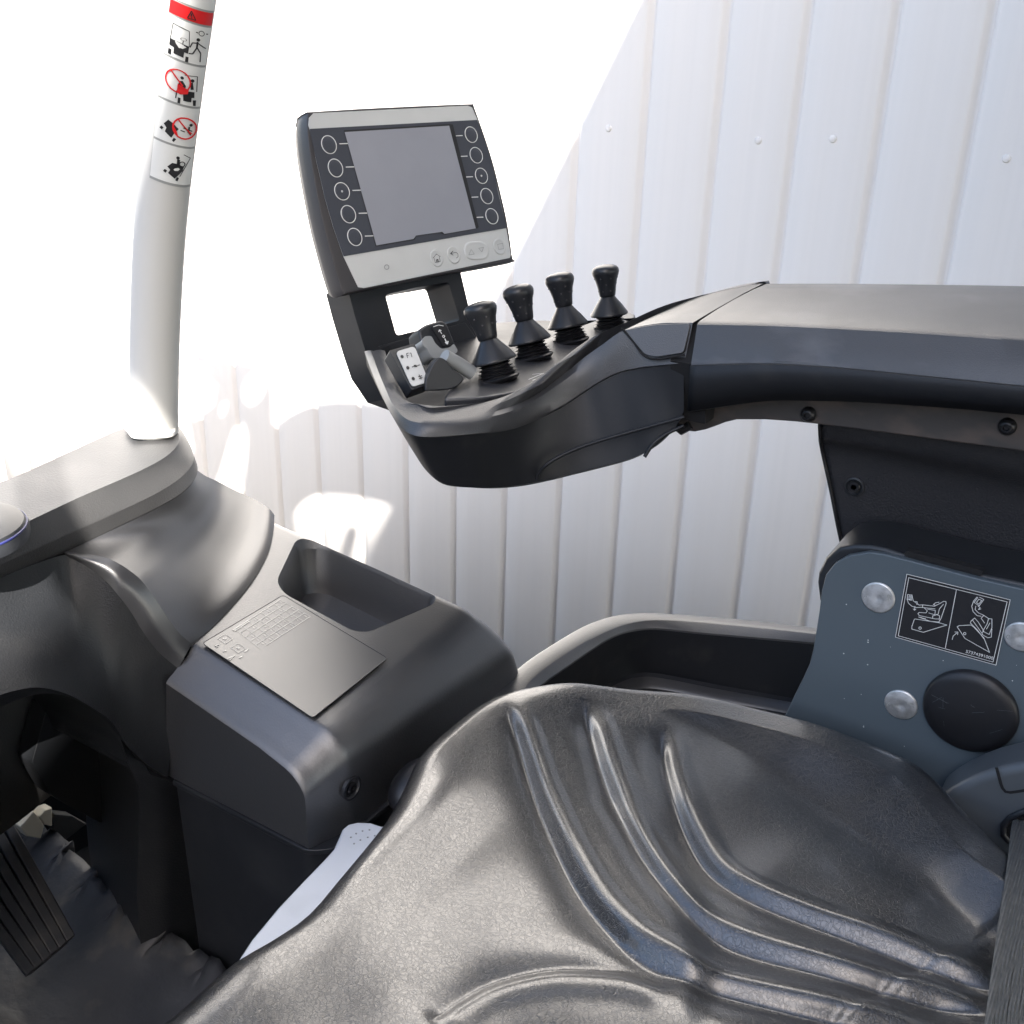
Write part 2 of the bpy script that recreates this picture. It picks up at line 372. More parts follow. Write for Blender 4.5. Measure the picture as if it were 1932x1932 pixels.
def stk_rect(name, s0, s1, v0, v1, mt, par, off, skew=7):
    bm = bmesh.new(); rows = []
    for i in range(13):
        v = v0+(v1-v0)*i/12
        rows.append([stk(s0+(s1-s0)*j/12, v+skew*((s0+(s1-s0)*j/12)), off) for j in range(13)])
    grid(bm, rows); return finish(bm, name, mt, par)
sticker = stk_rect('warning_sticker', -.52, .93, -60, 330, M['grey'], guard, .0004)
SA, SB = -.50, .90
stk_rect('red_band', SA, SB, -2, 22, M['red'], sticker, .0008)
pan = [(-50, -6), (26, 97), (101, 176), (180, 252), (256, 325)]
for a, b in pan: stk_rect('pictogram_panel', SA, SB, a, b, M['white'], sticker, .0008)
def icon(polys, mt, off=.0012, name='pictogram'):
    """polys in picture pixels (u, v) on the pillar face"""
    bm = bmesh.new()
    for pl in polys:
        pts = []
        n = len(pl)
        for i in range(n):
            a, b = pl[i], pl[(i+1) % n]
            k = max(1, int(hypot(b[0]-a[0], b[1]-a[1])/4))
            for j in range(k): pts.append((a[0]+(b[0]-a[0])*j/k, a[1]+(b[1]-a[1])*j/k))
        q = []
        for u, v in pts:
            c, t = pil_at(v); uc = 966+FL*c.dot(RV)/c.dot(FV); hw = FL*PR/c.dot(FV)
            q.append(V(bm, stk((u-uc)/hw, v, off)))
        try: bm.faces.new(q)
        except ValueError: pass
    return finish(bm, name, mt, sticker, smooth=0)
def seg(a, b, w):
    a = Vector(a); b = Vector(b); d = (b-a).normalized()*w*.5; n = Vector((-d.y, d.x)); return [tuple(a+n), tuple(b+n), tuple(b-n), tuple(a-n)]
def disc(c, r, n=12, ry=None): return [(c[0]+r*cos(2*pi*k/n), c[1]+(ry or r)*sin(2*pi*k/n)) for k in range(n)]
def ring(c, r, w, n=20, ry=1.0):
    return [[(c[0]+(r+w/2)*cos(a), c[1]+(r+w/2)*ry*sin(a)), (c[0]+(r+w/2)*cos(b), c[1]+(r+w/2)*ry*sin(b)), (c[0]+(r-w/2)*cos(b), c[1]+(r-w/2)*ry*sin(b)), (c[0]+(r-w/2)*cos(a), c[1]+(r-w/2)*ry*sin(a))] for a, b in ((2*pi*k/n, 2*pi*(k+1)/n) for k in range(n))]
def c3(x, y): return (188.7+x*.2443, y*.2443)      # crop pixel -> picture pixel
def tr(l): return [c3(*p) for p in l]
truck1 = [tr([(556, 258), (690, 285), (680, 340), (655, 335), (648, 378), (580, 362), (584, 318), (552, 310)]), tr([(545, 335), (566, 338), (562, 380), (541, 376)]), tr([(664, 362), (684, 364), (680, 404), (658, 402)])]
lines1 = [seg(c3(580, 145), c3(692, 172), 1.2), seg(c3(580, 145), c3(560, 258), 1.2), seg(c3(692, 172), c3(690, 285), 1.2), seg(c3(650, 250), c3(645, 278), 1.4), seg(c3(808, 175), c3(820, 178), 2), seg(c3(738, 168), c3(752, 172), 2)]
person1 = [disc(c3(753, 224), 3.2), seg(c3(748, 240), c3(742, 285), 3.2), seg(c3(745, 250), c3(712, 252), 2), seg(c3(712, 252), c3(694, 290), 2), seg(c3(750, 250), c3(804, 288), 2), seg(c3(742, 285), c3(712, 335), 2.4), seg(c3(712, 335), c3(685, 335), 2), seg(c3(744, 285), c3(768, 325), 2.4), seg(c3(768, 325), c3(762, 392), 2)]
icon(truck1+lines1+person1+ring(c3(652, 242), 5, 1, ry=.5)+ring(c3(776, 174), 4.5, 1.2), M['black'])
T2 = [tr([(640, 620), (720, 628), (718, 672), (700, 672), (696, 706), (642, 700), (642, 668)]), tr([(606, 680), (624, 682), (620, 724), (602, 722)]), tr([(708, 690), (730, 690), (726, 735), (708, 732)]), seg(c3(742, 506), c3(735, 625), 1.5), seg(c3(655, 505), c3(742, 506), 1.2), disc(c3(637, 530), 3), disc(c3(708, 541), 3.2), tr([(622, 555), (640, 550), (662, 585), (655, 625), (610, 628), (604, 590)]), seg(c3(600, 630), c3(590, 690), 2), seg(c3(700, 555), c3(705, 610), 5)]
icon(T2, M['black'])
T3 = [tr([(538, 862), (570, 880), (608, 918), (580, 950), (556, 992), (512, 955), (524, 925), (506, 898)]), tr([(488, 920), (504, 928), (492, 948), (476, 938)]), tr([(574, 988), (590, 996), (572, 1022), (560, 1010)]), disc(c3(693, 882), 2.8), seg(c3(682, 895), c3(672, 940), 3), seg(c3(640, 905), c3(700, 930), 2), seg(c3(650, 935), c3(620, 925), 2), seg(c3(675, 940), c3(690, 960), 2)]
icon(T3, M['black'])
T4 = [tr([(560, 1180), (600, 1185), (640, 1205), (628, 1240), (608, 1262), (575, 1298), (530, 1262), (545, 1235), (526, 1212)]), tr([(508, 1235), (524, 1245), (512, 1264), (496, 1252)]), tr([(590, 1285), (604, 1292), (592, 1320), (578, 1310)]), disc(c3(600, 1138), 3), seg(c3(604, 1150), c3(600, 1190), 5), seg(c3(684, 1140), c3(610, 1280), 1.2), seg(c3(640, 1110), c3(684, 1140), 1.2)]
icon(T4+ring(c3(628, 1185), 4.5, 1.6), M['black'])
icon(ring(c3(608, 558), 20.5, 2.6)+[seg(c3(562, 490), c3(640, 590), 2.6), tr([(606, 575), (640, 595), (680, 612), (672, 645), (620, 655), (598, 640)])], M['red'], .0016, 'prohibition_ring')
icon(ring(c3(648, 908), 19.5, 2.8)+[seg(c3(604, 842), c3(690, 950), 2.4), tr([(566, 885), (590, 930), (606, 975), (585, 965), (568, 930)]), tr([(660, 915), (680, 930), (700, 945), (680, 950)])], M['red'], .0016, 'prohibition_ring')
tri = [c3(708, 18), c3(736, 80), c3(680, 76)]
icon([seg(tri[0], tri[1], 1.6), seg(tri[1], tri[2], 1.6), seg(tri[2], tri[0], 1.6), seg(c3(708, 36), c3(707, 60), 2), disc(c3(708, 68), 1.2)], M['black'], .0016, 'warning_triangle')
# foot flange of the pillar
bm = bmesh.new(); prism(bm, rounded(PZ([(232, 808), (262, 786), (318, 790), (334, 806), (330, 826), (250, 830)], -.297), .008), (0, 0, .004)); finish(bm, 'foot_flange', M['pillar'], guard, bevel=.001)
# ================================================================== dashboard
X0, X1, Y0, Y1, ZT, ZG = -.66, -.429, .440, .690, -.4200, -.531
def ztop(x): return ZT-.2*(x+.58)
TN = Vector((.2, 0, 1)).normalized(); TO = Vector((-.58, .5, ZT))
def TPt(u, v, up=0): return PP(u, v, TO+TN*up, TN)
dash = thing('dashboard', 'black grained dashboard cowl with flared flank at left, under the white pillar', 'dashboard', (-.7, .42, -.45))
K0 = PZ([(-420, 1080), (-80, 945), (0, 911), (55, 888), (140, 849), (220, 813), (262, 802), (300, 797), (322, 797)], -.300)
K1 = PZ([(-420, 1245), (-80, 1046), (0, 1009), (137, 944), (220, 908), (273, 884), (312, 862), (333, 842), (338, 824), (330, 806), (322, 797)], -.300)
K2 = PZ([(-420, 1310), (-80, 1106), (0, 1066), (103, 1020), (239, 958), (300, 928), (342, 900), (364, 872), (362, 848), (345, 815), (330, 797)], -.321)
K3 = PZ([(-420, 1335), (-80, 1130), (0, 1090), (154, 1026), (239, 986), (290, 961), (335, 936), (362, 912), (373, 888), (366, 862), (345, 830)], -.335)
N = 90
r0 = resample(K0, N); r1 = resample(K1, N)
bm = bmesh.new()
k1b = [Vector((p.x, p.y, p.z)) for p in r1]
rows = [[a.lerp(b, t) for a, b in zip(r0, r1)] for t in (0, .25, .5, .75, .93)]
r2 = resample(K2, N); r3 = resample(K3, N)
rows += [[p+Vector((0, 0, 0)) for p in r1]]
rows += [[a.lerp(b, t) for a, b in zip(r1, r2)] for t in (.08, .5, .94)]+[r2]+[[a.lerp(b, t) for a, b in zip(r2, r3)] for t in (.06, .5)]+[r3]
rows += [[p+Vector((-.003, -.002, -.003)) for p in r3], [p+Vector((-.006, -.004, -.03)) for p in r3]]
grid(bm, rows)
cowl = finish(bm, 'cowl', M['plastic'], dash, smooth=30)
# front drop of the cowl (towards the windscreen)
mloft('cowl_front', [[p for p in r0], [p+Vector((-.012, 0, -.03)) for p in r0], [p+Vector((-.015, 0, -.3)) for p in r0]], M['plastic'], dash, n=60)
# flank: Coons patch between the cowl edge, the console gap and the S crease
def coons(T, G, L, R, n, m, bulge=None):
    T = resample(T, n); G = resample(G, n); L = resample(L, m); R = resample(R, m); rows = []
    for i in range(m):
        v = i/(m-1); r = []
        for j in range(n):
            u = j/(n-1)
            p = T[j]*(1-v)+G[j]*v+L[i]*(1-u)+R[i]*u-(T[0]*(1-u)*(1-v)+T[-1]*u*(1-v)+G[0]*(1-u)*v+G[-1]*u*v)
            if bulge: p = p+bulge(u, v)
            r.append(p)
        rows.append(r)
    return rows
z3 = -.335
Gc = [TPt(u, v, .001) for u, v in [(362, 1216), (400, 1184), (437, 1146), (478, 1095), (506, 1044), (516, 1003), (518, 972)]]
Tc = PZ([(123, 1041), (154, 1027), (239, 987), (290, 962), (335, 937), (362, 913), (373, 888)], z3)
S1 = PZ([(123, 1041, z3), (165, 1045, -.338), (212, 1057, -.343), (256, 1085, -.355), (280, 1112, -.366), (308, 1153, -.384), (335, 1191, -.403), (362, 1216, Gc[0].z)])
Rc = PZ([(373, 888, z3), (390, 899, -.352), (410, 908, -.368), (445, 926, -.380), (478, 941, -.3885), (506, 958, -.393), (518, 972, Gc[-1].z)])
bm = bmesh.new(); rows = coons(Tc, Gc, S1, Rc, 60, 50, lambda u, v: Vector((-.016, .004, -.012))*sin(pi*u)*sin(pi*v)**1.0)
grid(bm, rows)
g2 = [p+Vector((-.0015, -.0015, -.006)) for p in rows[-1]]; g3 = [p+Vector((-.002, -.002, -.03)) for p in rows[-1]]
grid(bm, [rows[-1], g2, g3]); finish(bm, 'flank', M['flank'], dash, smooth=50)
mloft('flank_return', [[r[-1] for r in rows], [r[-1]+Vector((-.03, .01, -.004)) for r in rows], [r[-1]+Vector((-.06, .0, -.12)) for r in rows]], M['plastic'], dash, n=40)
S2 = PZ([(123, 1047, -.337), (165, 1070, -.346), (198, 1095, -.356), (222, 1122, -.366), (246, 1153, -.380), (273, 1197, -.400), (301, 1232, -.418), (337, 1262, -.434)])
mid = [a.lerp(b, .5)+Vector((.002, -.002, .002)) for a, b in zip(resample(S1, 50), resample(S2, 50))]
s1r = resample(S1, 50); s2r = resample(S2, 50)
mloft('flank_edge', [s1r, mid, s2r], M['flank'], dash, n=50, m=4)
bm = bmesh.new(); grid(bm, loft([PZ([(362, 1216, -.418), (352, 1232, -.424), (337, 1262, -.434)]), PZ([(362, 1218, -.45), (352, 1234, -.45), (337, 1264, -.46)])], 8)); finish(bm, 'gap_edge', M['plastic'], dash)
top = PZ([(-420, 1335, z3), (-80, 1131, z3), (0, 1091, z3), (60, 1066, z3)])+s2r[::4]+[s2r[-1]]
bot = [P(u, v, x=-.588) for u, v in ((-420, 1440), (-80, 1345), (0, 1311), (68, 1297), (120, 1307), (154, 1323), (185, 1342), (205, 1356), (222, 1378), (239, 1405), (273, 1438), (300, 1456), (317, 1467))]
tr_ = resample(top, 70); br_ = resample(bot, 70)
# the right edge of the knee wall drops along the gap
rows = []
for i in range(26):
    t = i/25
    rows.append([a.lerp(b, t)+Vector((-.010, 0, 0))*sin(pi*t)*(1-(j/69))**.5 for j, (a, b) in enumerate(zip(tr_, br_))])
lip = [P(u, v, x=-.604) for u, v in ((-420, 1470), (-80, 1365), (0, 1334), (60, 1312), (103, 1307), (140, 1315), (165, 1330), (180, 1345), (191, 1356), (208, 1379), (222, 1402), (236, 1425), (246, 1451))]
lr = resample(lip, 70)
rows += [[a.lerp(b, t) for a, b in zip(br_, lr)] for t in (.15, .6, 1)]
deep = [p+Vector((-.10, .0, .0)) for p in lr]; rows.append(deep)
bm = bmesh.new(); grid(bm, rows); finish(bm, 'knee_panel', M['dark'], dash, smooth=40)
Lc = [P(u, v, x=x-.030) for u, v, x in ((222, 1378, -.56), (246, 1449, -.568), (262, 1496, -.575), (262, 1580, -.585), (259, 1667, -.59), (262, 1745, -.592), (275, 1860, -.592))]
Rc2 = [P(u, v, y=.4385) for u, v in ((262, 1428), (317, 1467), (318, 1520), (320, 1600), (323, 1667), (327, 1730), (332, 1860))]
Ll = resample(Lc, 30); Rl = resample(Rc2, 30)
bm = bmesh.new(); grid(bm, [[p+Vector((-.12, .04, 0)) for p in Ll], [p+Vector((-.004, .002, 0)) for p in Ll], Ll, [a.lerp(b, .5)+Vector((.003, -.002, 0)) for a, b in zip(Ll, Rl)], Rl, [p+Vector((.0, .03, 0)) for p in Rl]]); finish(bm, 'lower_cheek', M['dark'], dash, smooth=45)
# footwell behind the arch
bm = bmesh.new(); cav = [[P(-300, 1300, x=-.84), P(40, 1290, x=-.84), P(150, 1330, x=-.84), P(330, 1420, x=-.84)], [P(-300, 1750, x=-.86), P(40, 1650, x=-.86), P(160, 1650, x=-.84), P(330, 1700, x=-.84)]]
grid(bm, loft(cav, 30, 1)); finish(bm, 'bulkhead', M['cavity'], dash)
# recessed panel with a bent edge inside the footwell
q = [P(u, v, x=-.70) for u, v in ((90, 1330), (140, 1350), (193, 1420), (200, 1436), (199, 1550), (190, 1553), (120, 1515), (96, 1500), (60, 1440))]
bm = bmesh.new(); prism(bm, rounded(q, .004, 3), (-.02, 0, 0)); finish(bm, 'access_panel', M['cavity'], dash, bevel=.002)
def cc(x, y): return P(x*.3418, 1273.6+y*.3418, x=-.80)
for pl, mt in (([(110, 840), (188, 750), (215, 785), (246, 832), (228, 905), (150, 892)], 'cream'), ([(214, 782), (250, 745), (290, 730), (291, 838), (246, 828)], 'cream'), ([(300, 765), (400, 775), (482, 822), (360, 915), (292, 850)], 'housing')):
    bm = bmesh.new(); prism(bm, [cc(*p) for p in pl], (-.012, 0, 0)); finish(bm, 'footwell_patch', M[mt], dash, bevel=.0015)  # cream shapes stand in for sun patches, the grey one for gravel
# instrument pod at the left edge
c = P(-88, 1022, z=-.298); bm = bmesh.new(); lathe(bm, [(.047, 0), (.047, .006), (.044, .011), (.034, .014), (.001, .015)], c, (0, 0, 1), 48); finish(bm, 'column_cover', M['smooth'], dash)
bm = bmesh.new(); tube(bm, [c+Vector((cos(a)*.0455, sin(a)*.0455, .0085)) for a in [2*pi*k/48 for k in range(49)]], .0009, 8, caps=False); finish(bm, 'trim_ring', M['navy'], dash)
bm = bmesh.new(); box(bm, (-.80, -.10, -.62), (-.56, .235, -.302)); finish(bm, 'sun_blocker', M['smooth'], dash, bevel=.02, seg=3)  # unseen box added to keep direct sun out of the footwell
# sensor lens on the flank
c = P(461, 951, z=-.402); nn = Vector((.25, -.25, 1)).normalized()
bm = bmesh.new(); lathe(bm, [(.0088, -.006), (.0088, .0010), (.0070, .0014), (.0066, -.001), (.0062, -.003), (.001, -.003)], c, nn, 28); ln = finish(bm, 'sensor_socket', M['black'], dash)
bm = bmesh.new(); lathe(bm, [(.0048, -.004), (.0046, .0006), (.003, .0016), (.001, .002)], c+Vector((.0012, -.001, 0)), nn, 24); finish(bm, 'sensor_lens', M['orange'], ln)
bm = bmesh.new(); tube(bm, resample([TPt(u, v, -.010) for u, v in ((352, 1232), (362, 1216), (400, 1184), (437, 1146), (478, 1095), (506, 1044), (514, 1015))], 60), .0060, 8); finish(bm, 'gap_seal', M['hole'], dash)
# ================================================================== storage console between dashboard and seat
con = thing('side_console', 'black storage console with open tray and load chart film, between dashboard and seat', 'console', (-.5, .55, -.5))
def prof_at(y, inset):
    """half profile: list of (x,z) from top left to bottom right"""
    f = (y-Y0)/(Y1-Y0); r = .020+.026*f; rz = .022+.030*f
    pts = [(X0, ztop(X0)), (-.64, ztop(-.64)), (-.60, ztop(-.60)), (-.56, ztop(-.56)), (-.52, ztop(-.52))]
    xa = X1-r; za = ztop(xa)
    for k in range(17):
        a = pi/2*k/16; pts.append((xa+r*sin(a), za-rz+rz*cos(a)-.2*r*sin(a)*cos(a)))
    zl = pts[-1][1]; pts.append((X1, zl+(ZG-zl)*.5)); pts.append((X1+.0005, ZG))
    out = []
    for x, z in pts:
        w = max(0, min(1, (z-ZG)/(.07))); w = w*w*(3-2*w)
        wx = max(0, min(1, (x+.50)/.055)); zz = z-inset*w; xx = x-inset*.62*wx
        out.append((xx, zz))
    return out
BY, BZ = .034, .021
def cham(k, n):   # from the cap face to the full profile
    t = k/n
    y = BY*(t+.10*sin(pi*t)*0); f = 1-t
    # soft corners on both ends of a nearly flat chamfer
    e = .16
    return y, BZ*f
secs = [(Y0, BZ*1.0)]
for k in range(1, 13):
    t = k/12; yy = BY*t; ins = BZ*(1-t)
    # round the outer edge of the chamfer
    if t < .25: yy = BY*(.25*(t/.25)**1.7)
    if t > .75: ins = BZ*(.25*((1-t)/.25)**1.7)
    secs.append((Y0+yy, ins))
secs += [(Y0+BY+(Y1-Y0-BY-.022)*k/14, 0) for k in range(1, 15)]
secs += [(Y1-.022+.022*sin(pi/2*k/8), .022*(1-cos(pi/2*k/8))) for k in range(1, 9)]
gapc = resample([TPt(u, v) for u, v in ((318, 1300), (337, 1262), (362, 1216), (400, 1184), (437, 1146), (478, 1095), (506, 1044), (516, 1003), (516, 975), (505, 940))], 80)
def xgap(y):
    for a, b in zip(gapc, gapc[1:]):
        if a.y <= y <= b.y: return a.x+(b.x-a.x)*(y-a.y)/max(1e-6, b.y-a.y)
    return gapc[0].x if y < gapc[0].y else gapc[-1].x
rows = []
for y, ins in secs:
    pr = prof_at(y, ins); xg = xgap(y)+.0012; wg = max(0, min(1, (.485-y)/.03)); xg = xg*(1-wg)-.581*wg; xr = pr[5][0]; r = []
    for i, (x, z) in enumerate(pr):
        if i < 5:
            x2 = xg+(xr-xg)*i/5; z = ztop(x2)-ins*(1 if i else 1)*max(0, min(1, 1)); x = x2
        yf = .658+.14*(x+.676)+.42*max(0, -.452-z); r.append(Vector((x, Y0+(y-Y0)*(yf-Y0)/(.690-Y0), z)))
    r = [Vector((r[0].x-.0005-.012*wg, r[0].y, ZG)), Vector((r[0].x-.0004, r[0].y, r[0].z-.003))]+r
    rows.append(r)
bm = bmesh.new(); vs = grid(bm, rows)
# front and back caps
for row in (vs[0], vs[-1]):
    bm.faces.new(list(row))
shell = finish(bm, 'upper_shell', M['grain'], con, smooth=0)
# tray opening by boolean
hole = rounded([TPt(*p) for p in [(521, 1096), (560, 1014), (608, 1016), (826, 1120), (820, 1140), (698, 1192), (668, 1192), (534, 1119)]], [.010, .012, .010, .008, .010, .012, .010, .012], 5)
cz0 = sum(hole, Vector())/len(hole)
bm = bmesh.new()
def sc(l, k, dz): return [cz0+(p-cz0)*k+Vector((0, 0, dz)) for p in l]
lay = [sc(hole, 1.10, .02), sc(hole, 1.0, .0005), sc(hole, .94, -.008), sc(hole, .92, -.046), sc(hole, .89, -.052)]
vs = [[V(bm, p) for p in l] for l in lay]; n = len(hole)
for i in range(4):
    for j in range(n): bm.faces.new((vs[i][j], vs[i][(j+1) % n], vs[i+1][(j+1) % n], vs[i+1][j]))
bm.faces.new(vs[0][::-1]); bm.faces.new(vs[-1])
bmesh.ops.recalc_face_normals(bm, faces=bm.faces)
cutter = finish(bm, 'cutter', None, con, smooth=0)
# give the shell a floor so it is closed
bm = bmesh.new(); bm.from_mesh(shell.data); bmesh.ops.holes_fill(bm, edges=[e for e in bm.edges if len(e.link_faces) == 1]); bmesh.ops.recalc_face_normals(bm, faces=bm.faces); bm.to_mesh(shell.data); bm.free()
b = shell.modifiers.new('b', 'BOOLEAN'); b.object = cutter; b.operation = 'DIFFERENCE'; b.solver = 'EXACT'
shell = bake(shell)
bpy.data.objects.remove(cutter)
bm = bmesh.new(); bm.from_mesh(shell.data)
for f in bm.faces: f.smooth = True
for e in bm.edges:
    if len(e.link_faces) == 2 and e.calc_face_angle(0) > radians(24): e.smooth = False
bm.to_mesh(shell.data); bm.free()
# ledge and lower body
bm = bmesh.new(); ledge = rounded([(-.585, Y0-.0022, 0), (X1-.012, Y0-.0022, 0), (X1+.0035, Y0+.012, 0), (X1+.0035, Y1, 0), (-.585, Y1, 0)], [.001, .008, .008, .001, .001], 4)
prism(bm, [(p.x, p.y, ZG-.0005) for p in ledge], (0, 0, -.0045)); finish(bm, 'trim_ledge', M['smooth'], con, bevel=.0012)
bm = bmesh.new(); low = rounded([(-.585, Y0+.001, 0), (X1-.016, Y0+.001, 0), (X1-.001, Y0+.014, 0), (X1-.001, Y1, 0), (-.585, Y1, 0)], [.001, .006, .006, .001, .001], 4)
a = [V(bm, (p.x, p.y, ZG-.0055)) for p in low]; b2 = [V(bm, (p.x-.01*(p.x > -.5), p.y+.008, -.95)) for p in low]; n = len(a)
for i in range(n): bm.faces.new((a[i], a[(i+1) % n], b2[(i+1) % n], b2[i]))
bm.faces.new(a); finish(bm, 'lower_panel', M['smooth'], con, smooth=40)
c = P(446, 1754, y=Y0+.006)
bm = bmesh.new(); lathe(bm, [(.0085, -.002), (.0085, .0012), (.0078, .0020), (.001, .0024)], c, (0, -1, -.02), 36); finish(bm, 'blanking_plug', M['smooth'], con)
c = P(664, 1487, x=X1+.0005)
bm = bmesh.new(); lathe(bm, [(.0095, -.002), (.0095, .0008), (.0078, .0010), (.0066, -.0010), (.0058, -.0012)], c, (1, 0, 0), 36); so_ = finish(bm, 'screw_socket', M['smooth'], con)
bm = bmesh.new(); lathe(bm, [(.0048, -.002), (.0048, .0004), (.004, .0010), (.0022, .0011), (.0020, -.0006), (.0004, -.0006)], c, (1, 0, 0), 24); finish(bm, 'screw', M['bolt'], so_)
# chart film
fz = ZT+.0012
fp = [TPt(u, v, .0022) for u, v in ((534, 1124), (382, 1215), (590, 1356), (731, 1243))]
bm = bmesh.new(); prism(bm, rounded(fp, .003, 3), TN*.0007); film = finish(bm, 'chart_film', M['film'], con, bevel=.0003)
bm = bmesh.new(); e = rounded(fp, .003, 3)+[rounded(fp, .003, 3)[0]]; tube(bm, [p+Vector((0, 0, .0006)) for p in e], .00035, 6); finish(bm, 'film_edge', M['smooth'], film)
def f2(x, y): # crop (340,1040,760) px -> point on film
    u = 320.8+x*.3711; v = 981.1+y*.3711; return TPt(u, v, .0031)
bm = bmesh.new()
def ln_(a, b, w=.0006, zz=0):
    a = f2(*a); b = f2(*b); d = (b-a); L_ = d.length
    if L_ < 1e-5: return
    d /= L_; n = Vector((-d.y, d.x, 0))*w*.5; z = Vector((0, 0, zz)); vs = [V(bm, a+n+z), V(bm, b+n+z), V(bm, b-n+z), V(bm, a-n+z)]; bm.faces.new(vs)
A, Bq, Cq, Dq = Vector((560, 405)), Vector((330, 555)), Vector((460, 655)), Vector((715, 490))   # table corners
def tb(s, t): return tuple((A.lerp(Bq, s)).lerp(Dq.lerp(Cq, s), t))
for i in range(8): ln_(tb(i/7, 0), tb(i/7, .98), .0006, i*1e-6)
for j in range(6): ln_(tb(0, j/5), tb(1 if j < 5 else .9, j/5), .0006, 2e-5+j*1e-6)
rr = random.Random(3)
for i in range(7):
    for j in range(5):
        if (i+j) % 2 == 0 or j > 2:
            a = tb((i+.3)/7, (j+.25)/5); b3 = tb((i+.3)/7, (j+.25+.45*rr.random()+.2)/5); ln_(a, b3, .0011, 4e-5)
for c0 in ((278, 603), (345, 650)):
    q = [(c0[0]-36, c0[1]), (c0[0]+2, c0[1]-24), (c0[0]+40, c0[1]+2), (c0[0]+4, c0[1]+26)]
    for i in range(4): ln_(q[i], q[(i+1) % 4], .0006, 5e-5+i*1e-6)
    ln_((c0[0]-8, c0[1]), (c0[0]+10, c0[1]), .0014, 6e-5); ln_((c0[0], c0[1]-6), (c0[0]+2, c0[1]+6), .0012, 7e-5)
for a, b3 in (((228, 640), (250, 632)), ((268, 668), (288, 664)), ((290, 705), (330, 690)), ((300, 712), (318, 700)), ((350, 700), (370, 692)), ((380, 670), (400, 655)), ((320, 560), (400, 508)), ((326, 566), (404, 514)), ((232, 648), (245, 642))): ln_(a, b3, .0012, 8e-5)
finish(bm, 'load_chart', M['print'], film, smooth=0, recalc=False)
# ================================================================== rear storage tray
ZR = -.515
tray = thing('storage_tray', 'black open storage tray with stepped floor, behind the seat cushion below the armrest', 'tray', (-.25, .75, -.5))
o_ = PZ([(860, 1372), (900, 1335), (943, 1294), (995, 1250), (1046, 1216), (1097, 1186), (1130, 1172), (1160, 1163), (1200, 1158), (1251, 1158), (1422, 1171), (1540, 1185), (1700, 1203), (1900, 1230)], ZR)
i_ = PZ([(960, 1390), (980, 1330), (987, 1308), (1000, 1286), (1029, 1260), (1070, 1232), (1114, 1206), (1166, 1182), (1217, 1171), (1285, 1171), (1422, 1183), (1540, 1196), (1700, 1214), (1900, 1240)], ZR)
b_ = PZ([(985, 1390), (995, 1330), (1003, 1309), (1030, 1285), (1080, 1250), (1115, 1226), (1148, 1205), (1183, 1191), (1234, 1185), (1319, 1193), (1422, 1202), (1540, 1213), (1700, 1231), (1900, 1258)], ZR-.006)
ow = [p+Vector((-.004, .003, -.006)) for p in o_]; ob = [p+Vector((-.008, .006, -.30)) for p in o_]
zf = ZR-.069
f1 = PZ([(1060, 1390), (1090, 1335), (1118, 1309), (1132, 1299), (1148, 1290), (1165, 1281), (1183, 1274), (1200, 1270), (1225, 1269), (1268, 1275), (1354, 1292), (1495, 1317), (1700, 1352), (1900, 1385)], zf)
f1b = [p+Vector((.0025, -.0035, -.0025)) for p in f1]
f2_ = [p+Vector((.008, -.012, -.006)) for p in f1]
f3 = [p+Vector((.010, -.014, -.0085)) for p in f1]
f4 = [Vector((p.x*.3-.2*.7, .60, zf-.0085)) for p in f1]
N = 80
bm = bmesh.new(); RR = lambda c: resample_idx(c, N)
seq = [RR(c) for c in (ob, ow, o_, i_)]
rows = [seq[0], seq[1], [a.lerp(b, .5)+Vector((0, 0, .002)) for a, b in zip(seq[1], seq[2])], [a.lerp(b, .06) for a, b in zip(seq[2], seq[3])], [a.lerp(b, .95) for a, b in zip(seq[2], seq[3])]]
bb = RR(b_); rows += [[a.lerp(b, .08) for a, b in zip(seq[3], bb)], bb]
wl = RR(f1); w0 = [[a+Vector((.0, 0, -.002)) for a in bb], [a.lerp(b, .5) for a, b in zip(bb, wl)], wl, RR(f1b)]; rows.append(w0[0])
bw = bmesh.new(); grid(bw, w0); finish(bw, 'inner_wall', M['armlow'], tray, smooth=30)
grid(bm, rows); finish(bm, 'rim', M['grain'], tray, smooth=30)
bm = bmesh.new(); grid(bm, [RR(f1b), RR(f2_), RR(f3), RR(f4)]); finish(bm, 'tray_floor', M['flank'], tray, smooth=30)
# ================================================================== operator seat
seat = thing('operator_seat', 'black vinyl forklift seat cushion with pleated grooves, on a white pan', 'seat', (-.2, .44, -.56))
zo = -.487
half = PZ([(330, 1930), (430, 1842), (500, 1798), (573, 1747), (630, 1685), (680, 1625), (725, 1565), (745, 1530), (765, 1490), (790, 1442), (850, 1385), (900, 1349), (950, 1327), (1000, 1315), (1050, 1309), (1100, 1309), (1200, 1317), (1300, 1329), (1400, 1347), (1500, 1374), (1620, 1413), (1700, 1446), (1750, 1476), (1790, 1515), (1840, 1568), (1890, 1622), (1960, 1668), (2060, 1700)], zo)
YC = .40
loop = half+[Vector((x, y, zo)) for x, y in ((.10, .50), (.11, .35), (.09, .15), (.02, .05), (-.15, .015), (-.30, .03), (-.36, .08), (-.374, .16))]
loop = [p.copy() for p in loop]
if True:
    cl = resample(loop+[loop[0]], 361)[:-1]
import numpy as np
cxy = Vector((-.15, .24, 0))
NTT = 1200; NS = 300
cl = [Vector((p.x, p.y, p.z)) for p in resample(loop+[loop[0]], NTT+1)[:-1]]
B2 = np.array([(p.x, p.y) for p in cl])
kk = np.linspace(0, 1, NS)**.80; kk[0] = .0006
